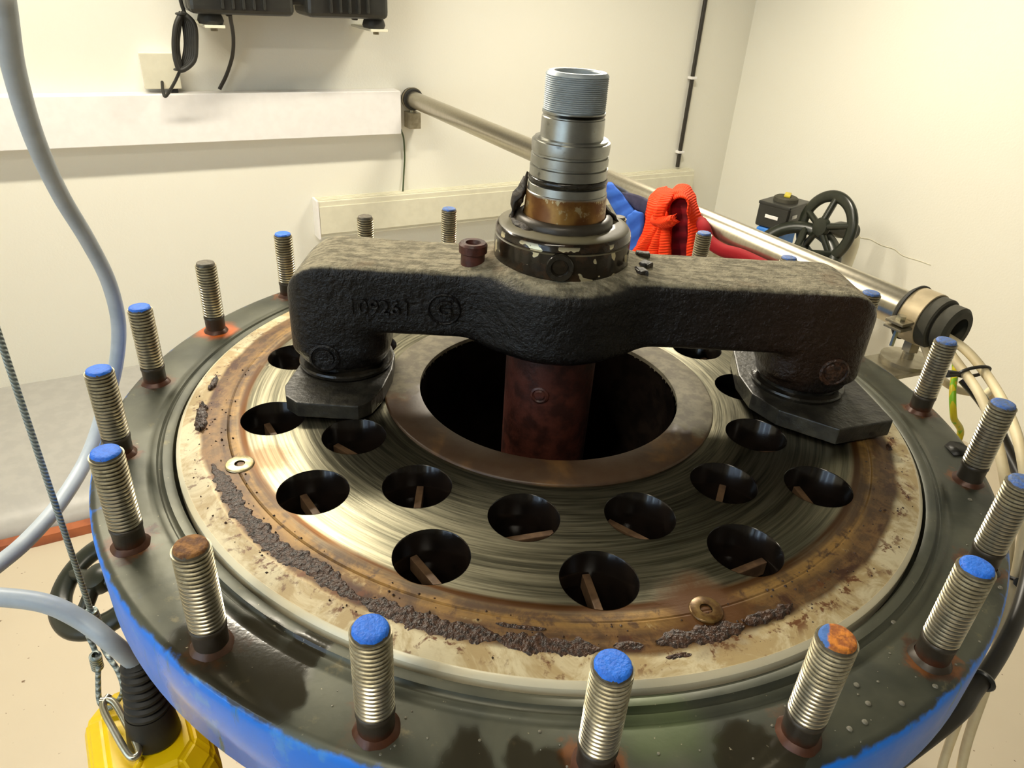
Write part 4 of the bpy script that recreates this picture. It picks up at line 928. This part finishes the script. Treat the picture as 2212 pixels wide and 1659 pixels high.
# pendant box
pc = hz(318, 1572, -.262); pcx = np.array([pc[0], pc[1], pc[2]])
up = hz(296, 1430, -.165) - pcx; up = up / np.linalg.norm(up)
pend = tag(empty('crane_pendant', pcx), 'yellow crane pendant control hanging beside the blue flange', 'pendant')
pend.rotation_euler = Vector(up * .35 + np.array([0, 0, .65])).to_track_quat('Z', 'Y').to_euler()
def pp(pts): return pts
outl = [(-.076, -.032), (-.050, -.056), (.050, -.056), (.076, -.032), (.076, .032), (.050, .056), (-.050, .056), (-.076, .032)]
bm = bmesh.new(); rws = []
for (z, k) in ((.0, .66), (-.016, .92), (-.034, 1.0), (-.20, 1.0), (-.215, .93)):
    rws.append([bm.verts.new((x * k, y * k, z)) for x, y in outl])
for a, b in zip(rws, rws[1:]):
    for i in range(8): bm.faces.new((a[i], b[i], b[(i + 1) % 8], a[(i + 1) % 8]))
bm.faces.new(rws[0]); bm.faces.new(rws[-1][::-1]); bmesh.ops.recalc_face_normals(bm, faces=bm.faces)
bmesh.ops.bevel(bm, geom=[e for e in bm.edges if e.calc_face_angle(0) > .3], offset=.004, segments=3, affect='EDGES')
me = D.meshes.new('pendant_body'); bm.to_mesh(me); bm.free(); me.materials.append(MAT['yellow']); po = D.objects.new('pendant_body', me); COL.objects.link(po); po.parent = pend; po.rotation_euler = (0, 0, .6)
eye = tube('hanging_eye', [(.0 + .012 * math.cos(t), 0, .012 * math.sin(t) - .002) for t in np.linspace(0, PI, 9)], .0045, 'yellow', pend, 8, 1, False); eye.location = Vector(pend.matrix_basis.to_3x3().transposed() @ (Vector(hk1) - Vector(pcx))); eye.location.z = -.012
# corrugated boot and the grey cable
bb, btop = hz(334, 1585, -.262), hz(292, 1425, -.165); ax_ = btop - bb; bl_ = np.linalg.norm(ax_)
prb = [(0, 0), (.0235, 0), (.0240, .004), (.0205, .050)]
zz = .047
for k in range(7):
    r_ = .0200 - .0010 * k; prb += [(r_ - .004, zz), (r_, zz + .004), (r_, zz + .008), (r_ - .004, zz + .0115)]; zz += .0125
prb += [(.013, zz), (.0085, zz + .004), (0, zz + .004)]
kk = bl_ / (zz + .004); boot = lathe('strain_relief_boot', [(r, z * kk) for r, z in prb], 'rubber', None, 28, 40)
boot.parent = pend; bpy.context.view_layer.update(); inv = pend.matrix_world.inverted(); q = Vector(ax_).to_track_quat('Z', 'Y')
boot.matrix_parent_inverse = Matrix.Identity(4); boot.matrix_basis = inv @ (Matrix.Translation(Vector(bb)) @ q.to_matrix().to_4x4())
gp = [(-30, -160, .58), (5, 0, .63), (30, 150, .69), (75, 300, .76), (130, 420, .83), (190, 520, .89), (235, 610, .94), (256, 700, .975), (250, 790, 1.0), (226, 880, 1.0), (190, 985, .98), (130, 1085, .94), (60, 1165, .90), (0, 1216, .87), (-60, 1258, .84), (-110, 1290, .82), (-60, 1292, .80), (0, 1290, .785), (100, 1304, .77), (180, 1342, .765), (240, 1388, .76)]
pts_ = [pdist(*p) for p in gp] + [btop - ax_ * .05]
pts_ = [pts_[0] + np.array([-.05, -.02, .35]), pts_[0] + np.array([-.02, -.01, .16])] + pts_
tag(tube('grey_cable', pts_, .0082, 'cable_grey', seg=14, n=10), 'thick light grey cable looping down into the boot of the yellow pendant', 'cable')
# valve with black handwheel under the rim on the left
hwl = hz(228, 1258, -.32); vl = tag(empty('drain_valve', hwl), 'black spoked handwheel valve below the blue rim, behind the wire rope', 'valve'); axl = np.array([-.25, -.35, .9]); align(vl, axl)
handwheel(vl, .062, .0125, 4, 'wheel', .010); lathe('stem', [(0, -.09), (.008, -.09), (.008, .012), (0, .012)], 'hook', vl, 12, 30)
lathe('bonnet', [(0, -.15), (.028, -.15), (.028, -.10), (.018, -.08), (0, -.08)], 'wheel', vl, 24, 30)
axn = axl / np.linalg.norm(axl); b0 = hwl - axn * .14
vr = np.array([b0[0], b0[1], 0]); vr = vr / np.linalg.norm(vr) * .367; stub = tube('pipe_stub', [np.zeros(3), np.array([vr[0], vr[1], b0[2] - .01]) - b0], .026, 'wheel', None, 20, smooth_path=False)
stub.parent = vl; bpy.context.view_layer.update(); stub.matrix_basis = vl.matrix_world.inverted() @ Matrix.Translation(Vector(b0))
